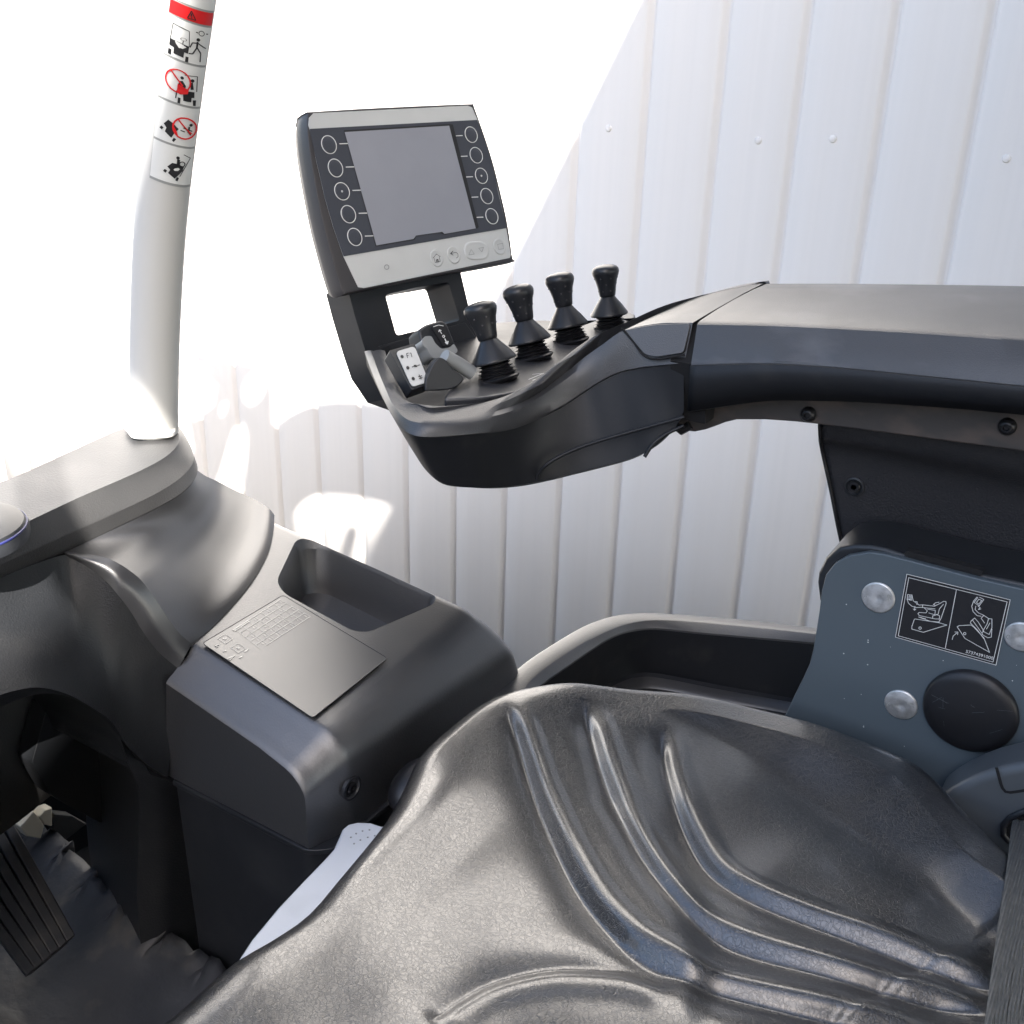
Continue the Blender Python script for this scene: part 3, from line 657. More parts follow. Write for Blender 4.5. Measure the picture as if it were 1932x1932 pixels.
X = cxy.x+(B2[:, 0][None]-cxy.x)*kk[:, None]; Y = cxy.y+(B2[:, 1][None]-cxy.y)*kk[:, None]
def pdist(X, Y, pts):
    """signed distance to an open polyline (numpy), plus the arc position 0..1 and the overshoot before its start"""
    best = np.full(X.shape, 9.); sg = np.ones(X.shape); ar = np.zeros(X.shape); ov = np.zeros(X.shape)
    n = len(pts)-1
    for i in range(n):
        ax, ay = pts[i]; bx, by = pts[i+1]; dx, dy = bx-ax, by-ay; L2 = dx*dx+dy*dy
        t = ((X-ax)*dx+(Y-ay)*dy)/L2; tc = np.clip(t, 0, 1)
        d = np.hypot(X-ax-tc*dx, Y-ay-tc*dy); m = d < best
        cr = (X-ax)*dy-(Y-ay)*dx
        best = np.where(m, d, best); sg = np.where(m, np.sign(cr), sg); ar = np.where(m, (i+tc)/n, ar)
        if i == 0: ov = np.where(m, np.maximum(0, -t)*np.sqrt(L2), ov)
        else: ov = np.where(m, 0, ov)
    return best, sg, ar, ov
D_ = np.full(X.shape, 9.)
Bs = B2[::6]
for i in range(len(Bs)):
    ax, ay = Bs[i]; bx, by = Bs[(i+1) % len(Bs)]; dx, dy = bx-ax, by-ay; L2 = dx*dx+dy*dy
    t = np.clip(((X-ax)*dx+(Y-ay)*dy)/L2, 0, 1); D_ = np.minimum(D_, np.hypot(X-ax-t*dx, Y-ay-t*dy))
D_[-1, :] = 0
def nss(a, b, x):
    t = np.clip((x-a)/(b-a), 0, 1); return t*t*(3-2*t)
def ss(a, b, x):
    t = max(0, min(1, (x-a)/(b-a))); return t*t*(3-2*t)
def G(l): return [(q.x, q.y) for q in resample(PZ(l, -.492), 46)]
grooves = [
    (G([(1265, 1940), (1225, 1918), (1180, 1903), (1130, 1896), (1030, 1890), (930, 1905), (860, 1940), (800, 1990)]), .0036),
    (G([(952, 1376), (975, 1440), (1008, 1540), (1045, 1635), (1088, 1725), (1135, 1800), (1190, 1862), (1275, 1910), (1400, 1945), (1600, 1990), (1800, 2030)]), .0074),
    (G([(1098, 1372), (1114, 1430), (1132, 1490), (1166, 1580), (1212, 1672), (1262, 1745), (1325, 1802), (1430, 1850), (1600, 1900), (1800, 1950), (1900, 1975)]), .0070),
    (G([(1244, 1414), (1250, 1475), (1268, 1545), (1298, 1615), (1340, 1680), (1405, 1732), (1510, 1778), (1650, 1828), (1800, 1880), (1930, 1925)]), .0068),
]
GH = np.zeros(X.shape)
for pts, A in grooves:
    d, sg, ar, ov = pdist(X, Y, pts)
    s_ = -d*sg
    f = nss(-.02, .10, ar)*np.exp(-(ov/.006)**2)
    f = f*(1-nss(.9, 1.0, ar))
    neg = -A*np.exp(-(np.abs(np.minimum(s_, 0))/.0125)**1.35); pos = -A*np.exp(-(np.maximum(s_, 0)/.0036)**1.7)+A*.42*np.exp(-(np.abs(s_-.0115)/.0072)**2.6)
    far_ = np.exp(-(ov/.006)**2)
    GH += f*np.where(s_ < 0, neg, pos)
rr = .019; t = np.minimum(1, D_/rr); Z = zo+.017*np.sqrt(np.maximum(0, 1-(1-t)**2))
vpts = [(q.x, q.y) for q in resample(PZ([(60, 2420), (300, 2160), (480, 1970), (640, 1790), (760, 1650), (835, 1560), (880, 1490), (940, 1425), (1010, 1378), (1100, 1362), (1230, 1385), (1345, 1432), (1500, 1528), (1650, 1640), (1780, 1745), (1880, 1860), (1950, 1980), (2020, 2150), (2060, 2400)], -.497), 70)]
dv, sv, av, ov_ = pdist(X, Y, vpts)
ce_s = np.sign(pdist(np.array([[-.15]]), np.array([[.45]]), vpts)[1][0, 0])
inn = dv*sv*ce_s                                  # + on the centre side of the valley
ip = .5*(inn+np.sqrt(inn*inn+.005**2))
wx = nss(-.27, -.13, X); wy = nss(.30, .42, Y)
Dm = np.maximum(0, D_-ip-.036); Dm = .085*(1-np.exp(-(Dm/.085)**3))**(1/3)
frt = 1-nss(-.36, -.26, X)
Z -= .30*Dm*wy*(1-.75*frt)
Z += wx*wy*.22*.055*(1-np.exp(-ip/.055))
Z += .006*(1-nss(-.36, -.30, X))*nss(0, .04, D_)
def blur(A, n, st, sr):
    for _ in range(n):
        A = (A+np.roll(A, st, 1)+np.roll(A, -st, 1))/3
        B = A.copy(); B[sr:-sr] = (A[2*sr:]+A[:-2*sr]+A[sr:-sr])/3; A = B
    return A
mk_ = nss(.045, .085, D_); Z = Z*(1-mk_)+blur(Z, 3, 6, 2)*mk_
Z += blur(GH, 2, 1, 1)*nss(.012, .045, D_)
Z += .0009*np.sin(X*60+Y*20)*np.sin(Y*47-X*13)
rows = [[Vector((X[i, j], Y[i, j], Z[i, j])) for j in range(NTT)] for i in range(NS)]
sk = [Vector((cxy.x+(p.x-cxy.x)*1.0, cxy.y+(p.y-cxy.y)*1.0, zo)) for p in cl]
def inset(k, z): return [Vector((cxy.x+(p.x-cxy.x)*k, cxy.y+(p.y-cxy.y)*k, z)) for p in cl]
rows += [inset(1.002, zo-.006), inset(1.0, zo-.014), inset(.985, zo-.022), inset(.96, zo-.028), inset(.94, zo-.06)]
bm = bmesh.new(); grid(bm, rows, True); cush = finish(bm, 'cushion', M['leather'], seat, smooth=60)
# moulded corner pad below the cushion's front far corner
c = P(782, 1478, z=-.508); bm = bmesh.new()
rowsb = [[c+Vector((.018*cos(a)*cos(b)+.004, .030*cos(a)*sin(b), .019*sin(a))) for b in [2*pi*k/32 for k in range(32)]] for a in [-pi/2+pi*i/16 for i in range(17)]]
grid(bm, rowsb, True); finish(bm, 'corner_pad', M['rubber'], seat)
# white seat pan showing along the front edge
pz = -.512
pan_o = PZ([(415, 1862), (429, 1840), (475, 1770), (524, 1711), (573, 1659), (610, 1621), (629, 1600), (638, 1580), (645, 1563), (656, 1553), (675, 1549), (700, 1550), (722, 1557), (741, 1540), (800, 1500), (860, 1560), (700, 1760), (560, 1900)], pz)
bm = bmesh.new(); prism(bm, pan_o, (0, 0, -.05)); pan_ = finish(bm, 'seat_pan', M['seatpan'], seat, bevel=.003, seg=3)
bm = bmesh.new()
for (u, v) in ((662, 1580), (672, 1573), (684, 1568), (697, 1566), (668, 1592), (680, 1585), (694, 1580), (707, 1577), (712, 1588), (700, 1594)):
    lathe(bm, [(.0008, .0001), (.0006, .0004), (.0001, .0005)], P(u, v, z=pz), (0, 0, 1), 8)
finish(bm, 'grip_dots', M['midgrey'], pan_)
c = P(489, 1836, z=pz); bm = bmesh.new(); lathe(bm, [(.0085, .0), (.0085, .0016), (.0075, .0022), (.001, .0026)], c, (0, 0, 1), 28); finish(bm, 'pan_plug', M['seatpan'], seat)
# suspension below
bm = bmesh.new(); box(bm, (-.33, .18, -.775), (.08, .62, -.60)); finish(bm, 'suspension', M['rubber'], seat, bevel=.01)
# ================================================================== grey bracket plate beside the seat
SY = .765
brk = thing('side_bracket', 'blue grey steel side plate with zinc bolts and pictogram sticker, right of the seat', 'bracket', (-.1, SY, -.45))
def PS(u, v, dy=0): return P(u, v, y=SY-dy)
ol = [(1640, 1042), (1600, 1049), (1575, 1063), (1558, 1085), (1550, 1115), (1546, 1150), (1539, 1195), (1534, 1226), (1527, 1254), (1515, 1280), (1498, 1314), (1486, 1340), (1470, 1372), (1420, 1460), (1500, 1700), (2100, 1800), (2100, 1152), (1932, 1112), (1846, 1092), (1709, 1056), (1670, 1046)]
bm = bmesh.new()
# slightly curved sheet: lower half leans away
def lean(p): return p+Vector((0, -.012*ss(-.41, -.50, p.z)**1.0, 0))*0
prism(bm, [PS(*p) for p in ol], (0, .006, 0)); finish(bm, 'plate', M['greymetal'], brk, bevel=.0012, seg=2)
cov_f = [(1932, 1100), (1846, 1082), (1709, 1046), (1670, 1034), (1643, 1029), (1612, 1028), (1583, 1033), (1557, 1054), (1543, 1083), (1541, 1100), (1545, 1133), (1556, 1160), (1600, 1200), (1700, 1250), (2100, 1300), (2100, 1142)]
bm = bmesh.new(); a = [PS(*p, -.0065) for p in cov_f]
prism(bm, a, (0, .062, 0)); cov = finish(bm, 'back_cover', M['darkmetal'], brk, bevel=.004, seg=3)
bm = bmesh.new(); prism(bm, [PS(1706, 1049.5, -.0035)+Vector((0, 0, .0006)), PS(1850, 1087, -.0035)+Vector((0, 0, .0006)), PS(1852, 1084, -.0035)+Vector((0, 0, .003)), PS(1708, 1046, -.0035)+Vector((0, 0, .003))], (0, .008, 0)); finish(bm, 'slot', M['hole'], cov)
for (u, v, r) in ((1657, 1127, 31), (1700, 1329, 30.5), (1927, 1201, 30)):
    c = PS(u, v); R_ = r/FL*c.dot(FV); bm = bmesh.new()
    lathe(bm, [(R_*.98, -.003), (R_, .0006), (R_*.97, .0013), (R_*.90, .0015), (R_*.5, .0018), (R_*.18, .0019), (R_*.12, .0016), (.0003, .0016)], c, (0, -1, 0), 48)
    bo = finish(bm, 'zinc_bolt', M['zinc'], brk, smooth=50)
    bm = bmesh.new()
    for a0 in (0.2, .45, 3.3):
        tube(bm, [c+Vector((cos(a0+t*.02)*R_*.72+cos(t)*.0011, -.0026, sin(a0+t*.02)*R_*.72+sin(t)*.0014)) for t in [pi*2*k/10*.75 for k in range(11)]], .00022, 5)
    finish(bm, 'stamp', M['grey'], bo)
c = PS(1831, 1339); RD = 85/FL*c.dot(FV); bm = bmesh.new()
lathe(bm, [(RD*.97, -.003), (RD, .0015), (RD*.985, .0040), (RD*.93, .0062), (RD*.75, .0078), (RD*.4, .0086), (.0003, .0088)], c, (0, -1, 0), 72); finish(bm, 'pivot_disc', M['rubber'], brk, smooth=50)
rs = random.Random(11); bm = bmesh.new()
for k in range(9):
    a0 = rs.uniform(0, 6.28); r0 = RD*rs.uniform(.1, .75); L0 = rs.uniform(.003, .014); a1 = rs.uniform(0, 6.28)
    p = c+Vector((cos(a0)*r0, -.0091, sin(a0)*r0)); tube(bm, [p, p+Vector((cos(a1)*L0, .0003, sin(a1)*L0))], .00006, 4)
finish(bm, 'scratches', M['greymetal'], brk, smooth=0)
bm = bmesh.new()
for k in range(26):
    p = PS(rs.uniform(1560, 1925), rs.uniform(1120, 1460), .0002); r0 = rs.uniform(.0002, .0006); lathe(bm, [(r0, 0), (r0*.7, .0002), (.00005, .0003)], p, (0, -1, 0), 6)
tag(finish(bm, 'dirt_specks', M['disppanel'], brk, smooth=0), kind='stuff')
# pictogram sticker
def crop(x, y): return 1490.6+x*.2539, 981.2+y*.2539
def PK(x, y, dy=0): return PS(*crop(x, y), dy)
bm = bmesh.new(); sq = [PK(865, 402, .0008), PK(1638, 593, .0008), PK(1530, 1078, .0008), PK(783, 870, .0008)]
prism(bm, rounded(sq, .0015, 3), (0, .0009, 0)); stc = finish(bm, 'pictogram_sticker', M['black'], brk, smooth=0)
def strokes(name, lines, w, mt, par, dy, closed=False):
    bm = bmesh.new(); k = 0
    for l in lines:
        for i in range(len(l)-1):
            a = PK(l[i][0], l[i][1], dy+k*2e-6); b = PK(l[i+1][0], l[i+1][1], dy+k*2e-6); k += 1
            d = b-a
            if d.length < 1e-6: continue
            d.normalize(); n = Vector((0, -1, 0)).cross(d)*w*.5; a = a-d*w*.3; b = b+d*w*.3
            bm.faces.new([V(bm, p) for p in (a+n, b+n, b-n, a-n)])
    return finish(bm, name, mt, par, smooth=0, recalc=False)
L1 = [[(882, 428), (1613, 608), (1508, 1055), (804, 860), (882, 428)], [(1236, 520), (1154, 950)],
      [(868, 402), (1636, 593), (1530, 1078), (783, 870), (868, 402)],
      [(873, 553), (870, 590), (880, 618), (905, 640), (940, 650), (985, 648)], [(905, 555), (915, 600), (960, 632), (985, 630), (1075, 640)], [(873, 553), (905, 558), (902, 596), (872, 590), (873, 553)], [(885, 562), (895, 564), (893, 590), (883, 588), (885, 562)],
      [(930, 605), (945, 608), (942, 628)], [(985, 630), (985, 650), (1030, 655), (1078, 660)], [(928, 640), (925, 668)], [(915, 660), (925, 670), (935, 661)],
      [(1000, 655), (1020, 675), (1010, 690), (960, 686), (950, 695), (960, 710), (1080, 735), (1105, 735)], [(1022, 662), (1080, 672), (1076, 700)], [(1030, 690), (1080, 705)],
      [(1072, 640), (1110, 622), (1140, 604), (1158, 606), (1160, 620), (1120, 735), (1105, 758), (1040, 752), (955, 720)], [(1140, 625), (1110, 660), (1100, 700), (1060, 712), (1060, 730)], [(1085, 700), (1112, 712), (1108, 740)],
      [(1065, 628), (1080, 615), (1108, 610)], [(1065, 628), (1078, 632)], [(965, 722), (990, 730), (1008, 732)],
      [(925, 735), (905, 790), (905, 810), (990, 834), (1165, 780), (1105, 762), (930, 735)],
      [(1390, 572), (1365, 600), (1350, 640), (1360, 680), (1390, 710), (1420, 715)], [(1408, 574), (1440, 590), (1405, 638), (1368, 612), (1395, 575)], [(1403, 588), (1425, 598), (1402, 625), (1385, 612), (1403, 588)],
      [(1380, 640), (1375, 665), (1400, 690), (1440, 708), (1480, 735)], [(1398, 640), (1412, 650), (1400, 665), (1418, 660)], [(1440, 708), (1420, 730), (1445, 765)], [(1372, 728), (1345, 750), (1340, 765), (1395, 820), (1440, 882)], [(1372, 728), (1400, 760), (1440, 825), (1425, 840)], [(1355, 742), (1432, 850)],
      [(1500, 735), (1475, 732), (1465, 770), (1432, 825), (1440, 830), (1480, 850), (1500, 800), (1500, 735)], [(1425, 850), (1470, 875), (1495, 870), (1500, 810)], [(1485, 765), (1460, 810)],
      [(1242, 793), (1258, 784), (1345, 780), (1365, 795), (1440, 875), (1482, 983), (1300, 880), (1242, 793)],
      [(1205, 888), (1212, 862), (1240, 838)], [(1225, 832), (1247, 832), (1245, 852)]]
for cx_, cy_ in ((966, 803), (1298, 844)): L1.append([(cx_+9*cos(a), cy_+9*sin(a)) for a in [2*pi*k/10 for k in range(11)]])
strokes('pictogram', L1, .00042, M['white'], stc, .0011)
def text(name, s, o, ux, uy, size, mt, par, extr=.0001, align='LEFT'):
    cu = bpy.data.curves.new('t', 'FONT'); cu.body = s; cu.size = size; cu.extrude = extr; cu.align_x = align
    co = bpy.data.objects.new('t', cu); COL.objects.link(co); dg = bpy.context.evaluated_depsgraph_get()
    me = bpy.data.meshes.new_from_object(co.evaluated_get(dg)); bpy.data.objects.remove(co)
    bm = bmesh.new(); bm.from_mesh(me); bpy.data.meshes.remove(me)
    ux = Vector(ux).normalized(); uy = Vector(uy); uy = (uy-ux*uy.dot(ux)).normalized(); nz = ux.cross(uy)
    for v in bm.verts: v.co = Vector(o)+ux*v.co.x+uy*v.co.y+nz*v.co.z
    return finish(bm, name, mt, par, smooth=0, recalc=False)
a = PK(1303, 985, .0012); b = PK(1505, 1038, .0012)
t_ = text('part_number', '57374391000', a, b-a, Vector((.2, 0, 1)), .0058, M['white'], stc)
w_ = max((v.co.x for v in t_.data.vertices))-min((v.co.x for v in t_.data.vertices)); f = (b-a).length/w_
for v in t_.data.vertices:
    q = v.co+org(t_); q = a+(q-a)*f*Vector((1, 1, 1)).x; v.co = q-org(t_)
# ================================================================== seat belt: buckle shroud + webbing
belt = thing('seat_belt', 'dark grey ribbed seat belt webbing coming out of a grey plastic shroud, right edge', 'seat belt', (.0, .70, -.5))
BYY = .715
ol = [(1760, 1520), (1771, 1507), (1790, 1493), (1814, 1479), (1842, 1466), (1870, 1456), (1900, 1448), (1940, 1440), (2040, 1432), (2060, 1700), (1880, 1690)]
bm = bmesh.new(); prism(bm, [P(u, v, y=BYY) for u, v in ol], (0, .040, 0)); sh_ = finish(bm, 'shroud', mat('shroud_plastic', (.075, .085, .095), .38, bumps=[('noise', 500, .15, .0005)]), belt, bevel=.007, seg=5)
def ribbon(name, pts, w, mt, par, y0):
    bm = bmesh.new(); rows = []
    q = resample([P(u, v, y=y0) for u, v in pts], 14)
    rows = []
    for i, p in enumerate(q):
        t = (q[min(i+1, 13)]-q[max(i-1, 0)]).normalized(); n = t.cross(Vector((0, 1, 0))).normalized()*w/2; rows.append([p+n, p-n])
    grid(bm, rows); return finish(bm, name, mt, par)
ribbon('groove', [(1880, 1448), (1886, 1470), (1890, 1484), (1896, 1493), (1908, 1495), (1960, 1487)], .0022, M['hole'], sh_, BYY-.0006)
c = P(1869, 1604, y=BYY); bm = bmesh.new(); lathe(bm, [(.0040, -.001), (.0040, .0012), (.003, .0024), (.0004, .003)], c, (0, -1, 0), 24); finish(bm, 'button', M['smooth'], sh_)
bm = bmesh.new(); prism(bm, rounded([P(u, v, y=BYY-.0005) for u, v in ((1893, 1556), (1912, 1538), (1990, 1515), (1990, 1600), (1905, 1592))], .006, 4), (0, .004, 0)); finish(bm, 'slot', M['hole'], sh_, smooth=0)
bm = bmesh.new(); tube(bm, [P(u, v, y=BYY-.002) for u, v in ((1905, 1588), (1893, 1574), (1893, 1558), (1906, 1543), (1935, 1530), (1990, 1514))], .0024, 10); finish(bm, 'slot_lip', M['smooth'], sh_)
WB = ((1912, 1548, -.492), (1908, 1571, -.482), (1904, 1610, -.468), (1896, 1672, -.456), (1887, 1730, -.452), (1875, 1812, -.450), (1866, 1880, -.450), (1856, 1960, -.450), (1846, 2040, -.452))
Lw = PZ(WB)
Rw = PZ([(u+128, v-12, z-.004) for u, v, z in WB])
lw = resample(Lw, 60); rw = resample(Rw, 60); nc = 64; rows = []
for a, b in zip(lw, rw):
    r = []
    for j in range(nc):
        t = j/(nc-1); q = a.lerp(b, t); q = q+Vector((0, -.0004*(abs(sin(t*pi*17))), .0004*(abs(sin(t*pi*17)))))
        e = min(t, 1-t); q += Vector((0, -.0008, .0008))*ss(.02, .05, e)*(1-ss(.05, .09, e)); r.append(q)
    rows.append(r)
bm = bmesh.new(); grid(bm, rows); finish(bm, 'webbing', M['webbing'], belt, smooth=70, solid=.0014, offset=-1)
# ================================================================== floor
flr = bmesh.new(); box(flr, (-1.6, -.25, -.83), (.3, 1.0, -.775)); tag(finish(flr, 'truck_floor', M['cavity'], None, smooth=0), kind='structure')
fm = thing('floor_mat', 'worn black rubber floor mat with curled torn edge, at the bottom left', 'floor mat', (-.7, .3, -.73))
zm = -.725
edge = PZ([(-160, 1560), (-40, 1545), (40, 1560), (85, 1583), (118, 1607), (137, 1622), (150, 1640), (163, 1652), (178, 1664), (186, 1688), (205, 1700), (222, 1716), (238, 1722), (250, 1745), (275, 1770), (305, 1788), (345, 1804), (380, 1826), (412, 1843), (470, 1890), (560, 1990)], zm)
er = resample(edge, 120); bm = bmesh.new(); rows = []
nr = random.Random(5)
for i in range(60):
    t = i/59; r = []
    for j, p in enumerate(er):
        q = Vector((p.x-.10*t*0, p.y, p.z)); q = Vector((p.x+(-.0)*t, p.y-.55*t, zm))
        lift = .020*math.exp(-(t*.55/.035)**2)*(.75+.25*sin(j*.11)**2)+(.004*sin(j*1.7)+.003*sin(j*2.9))*math.exp(-(t*.55/.012)**2)
        z = zm+lift+.003*sin(q.x*23+q.y*9)*sin(q.y*17)+.0010*sin(q.x*70+1)*sin(q.y*60)
        # raised platform of the mat with a stepped edge
        a = q.x*.62+q.y*.78
        z += .010*ss(.0, .010, (q.x+.70))*ss(-.002, .010, .31-q.y)+.005*ss(.0, .007, (q.x+.62))*ss(0, .007, .27-q.y)-.007*ss(-.004, .004, q.x*.6+q.y*.8+.21)*ss(-.004, .004, -(q.x*.6+q.y*.8+.19))
        r.append(Vector((q.x+.012*math.exp(-(t*.55/.02)**2)*sin(j*.5), q.y, z)))
    rows.append(r)
grid(bm, rows); finish(bm, 'mat_sheet', M['mat'], fm, smooth=50, solid=.005, offset=-1)
# ------------------------------------------------------------------ pedal
ped = thing('accelerator_pedal', 'ribbed black rubber accelerator pedal above the floor mat, bottom left corner', 'pedal', (-.7, .38, -.7))
A_, B_, C_, D_ = P(132, 1775, z=-.675), P(57, 1838, z=-.680), P(-130, 1590, z=-.595), P(-32, 1478, z=-.580)
up = (B_-A_).cross(D_-A_).normalized()
if up.z < 0: up = -up
bm = bmesh.new(); prism(bm, [A_, B_, C_, D_], -up*.008); finish(bm, 'tread_plate', M['tread'], ped, bevel=.002)
for k in range(6):
    t = k/5; s = A_.lerp(B_, t); e = D_.lerp(C_, t); w = (B_-A_).normalized()*.0042; bm = bmesh.new()
    prism(bm, [s-w, s+w, e+w, e-w], up*.007); finish(bm, 'tread_rib', M['tread'], ped, bevel=.0016, seg=3)
bm = bmesh.new(); tube(bm, [(A_+C_)/2-up*.008, (A_+C_)/2-up*.06+Vector((-.04, .02, 0))], .008, 12); finish(bm, 'pedal_arm', M['darkmetal'], ped)
# ================================================================== armrest with display and levers
arm = thing('control_armrest', 'black swing armrest on the far side carrying a tilted display and four mini levers', 'armrest', (-.3, .80, -.22))
XG = -.313
def cr(rows):   # keep creases crisp: double every ring close to it
    return rows
def section(curves, n, caps=True, name='x', mt=None, par=None, smooth=32, widths=None):
    R_ = [resample(c, n) for c in curves]; k = len(R_); rows = []
    for i in range(k):
        a, b = R_[i], R_[(i+1) % k]; w = widths[i] if widths else .05
        rows.append([p.lerp(q, w) for p, q in zip(a, b)])
        rows.append([p.lerp(q, 1-(widths[(i+1) % k] if widths else .05)) for p, q in zip(a, b)])
    bm = bmesh.new(); vs = [[V(bm, p) for p in r] for r in rows]; m_ = len(vs)
    for i in range(m_):
        for j in range(n-1): bm.faces.new((vs[i][j], vs[i][j+1], vs[(i+1) % m_][j+1], vs[(i+1) % m_][j]))
    if caps:
        bm.faces.new([v[0] for v in vs]); bm.faces.new([v[-1] for v in vs][::-1])
    return finish(bm, name, mt, par, smooth=smooth)
# --- beam
far = PY([(1451, 534, .93), (1600, 534, .93), (1800, 536, .93), (1932, 538, .93), (2060, 541, .93)])
nc_ = PY([(1316, 609, .785), (1463, 612, .785), (1670, 622, .785), (1800, 630, .785), (1932, 640, .785), (2060, 651, .785)])
c2_ = PY([(1304, 686, .766), (1422, 683, .766), (1546, 688, .766), (1753, 708, .766), (1932, 726, .766), (2060, 739, .766)])
bt_ = PY([(1299, 779, .776), (1360, 770, .776), (1422, 761, .776), (1484, 757, .776), (1629, 760, .776), (1800, 771, .776), (1932, 783, .776), (2060, 793, .776)])
bi_ = [Vector((p.x, .92, p.z-.002)) for p in bt_]
n_ = 50; F_, N_, C_, B_, I_ = [resample(c, n_) for c in (far, nc_, c2_, bt_, bi_)]
rows = []
def L_(a, b, t, up=0): return [p.lerp(q, t)+Vector((0, 0, up)) for p, q in zip(a, b)]
rows += [L_(I_, F_, .1), L_(I_, F_, .90), L_(I_, F_, .97, .0005), L_(F_, N_, .04, .0006), L_(F_, N_, .25, .0022), L_(F_, N_, .5, .0028), L_(F_, N_, .75, .0022), L_(F_, N_, .965, .0007), L_(F_, N_, .992, -.0002), L_(N_, C_, .05), L_(N_, C_, .5), L_(N_, C_, .96), L_(C_, B_, .03), L_(C_, B_, .97), L_(B_, I_, .03)]
bm = bmesh.new(); vs = [[V(bm, p) for p in r] for r in rows]; m_ = len(vs)
for i in range(m_):
    for j in range(n_-1): bm.faces.new((vs[i][j], vs[i][j+1], vs[(i+1) % m_][j+1], vs[(i+1) % m_][j]))
bm.faces.new([v[0] for v in vs]); bm.faces.new([v[-1] for v in vs][::-1])
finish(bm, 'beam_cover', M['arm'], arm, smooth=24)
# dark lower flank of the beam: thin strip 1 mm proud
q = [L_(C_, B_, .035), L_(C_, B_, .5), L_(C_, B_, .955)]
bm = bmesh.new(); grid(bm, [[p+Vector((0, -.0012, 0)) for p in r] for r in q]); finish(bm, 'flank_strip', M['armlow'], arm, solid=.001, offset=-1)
# --- head skin
A = PY([(726, 662, .750), (735, 690, .715), (747, 722, .678), (761, 751, .650), (785, 765, .638), (817, 769, .636), (888, 762, .662), (958, 746, .70), (1011, 718, .735), (1063, 676, .757), (1099, 648, .765), (1134, 628, .772)])+PZ([(1176, 611, -.199), (1256, 576, -.1865), (1350, 551, -.1815), (1400, 541, -.179), (1446, 532, -.177)])
Mc = PY([(705, 662, .742), (716, 692, .705), (729, 725, .665), (746, 762, .632), (775, 788, .620), (817, 792, .625), (888, 786, .650), (958, 769, .688), (1011, 744, .724), (1063, 706, .748), (1099, 677, .758), (1134, 652, .765), (1176, 624, .771), (1236, 611, .779), (1270, 609, .782), (1290, 609, .784), (1307, 609, .785)])
Bc = PY([(687, 663, .745), (700, 700, .705), (716, 738, .665), (735, 776, .632), (757, 808, .616), (795, 825, .612), (888, 820, .640), (958, 811, .680), (1011, 791, .715), (1060, 767, .738), (1099, 742, .752), (1130, 722, .758), (1165, 705, .764), (1204, 696, .768), (1240, 692, .770), (1270, 689, .771), (1291, 688, .772)])
Cc = PY([(692, 690, .755), (722, 752, .715), (752, 806, .68), (782, 856, .66), (806, 890, .652), (838, 914, .65), (888, 920, .66), (930, 920, .68), (979, 915, .705), (1030, 905, .72), (1080, 893, .735), (1130, 881, .745), (1190, 865, .755), (1230, 846, .760), (1255, 828, .765), (1275, 805, .770), (1290, 776, .772)])
n_ = 120
a, m2, b, c = [resample(x, n_) for x in (A, Mc, Bc, Cc)]
def OUT(p, q, r): return p
rows = [[p+Vector((-.002, .004, -.016)) for p in a], [p+Vector((-.0004, .001, -.003)) for p in a], a, L_(a, m2, .35, .0012), L_(a, m2, .75, .0008), m2, L_(m2, b, .25), L_(m2, b, .6), L_(m2, b, .97), [p+Vector((0, .004, -.001)) for p in b]]
# bulge the shoulder outwards a little so that it reads as a roll
for k, amt in ((6, .0035), (7, .0035)):
    for j in range(n_):
        w = 1-ss(.70, .95, j/n_); rows[k][j] = rows[k][j]-FV*amt*w+UV*0
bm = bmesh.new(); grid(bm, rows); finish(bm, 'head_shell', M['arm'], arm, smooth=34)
bi = [p+(Vector((0, 1, 0))*.0025+Vector((-.0015, 0, 0))) for p in b]
ci = c
dd = [Vector((p.x*.55-.50*.45, .80+.1*(j/n_), p.z-.006)) for j, p in enumerate(c)]
rows = [bi, L_(bi, ci, .08), L_(bi, ci, .4), L_(bi, ci, .8), L_(bi, ci, .95), ci, L_(ci, dd, .06, -.004), L_(ci, dd, .4, -.006), dd]
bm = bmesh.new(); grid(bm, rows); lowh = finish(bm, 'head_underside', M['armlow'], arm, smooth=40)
# moulded recess line in the lower housing
rp = PY([(1013, 905, .712), (1016, 893, .712), (1032, 876, .714), (1060, 859, .722), (1100, 842, .732), (1150, 826, .742), (1200, 812, .752), (1250, 798, .76), (1290, 787, .766)])
bm = bmesh.new(); tube(bm, resample([p-ray(1100, 850)*.0015 for p in rp], 50), .0016, 10); finish(bm, 'moulded_rib', M['armlow'], lowh)
rp = PY([(1216, 862, .752), (1232, 838, .757), (1255, 820, .763), (1290, 803, .770)])
bm = bmesh.new(); tube(bm, resample([p-ray(1250, 840)*.001 for p in rp], 30), .0016, 10); finish(bm, 'moulded_rib', M['armlow'], lowh)
# far side shell of the head and the joint to the beam
fa = [Vector((-.313, .93, -.178)), Vector((-.36, .99, -.205)), Vector((-.43, 1.02, -.235)), Vector((-.56, 1.02, -.262)), Vector((-.65, .98, -.275)), Vector((-.660, .86, -.264)), Vector((-.640, .77, -.258))]
fl = [p+Vector((0, 0, -d_)) for p, d_ in zip(fa, (.07, .07, .07, .06, .04, .02, .008))]
mloft('head_back', [fa, [p+Vector((0, .006, -.01)) for p in fa], fl], M['armlow'], arm, n=60)
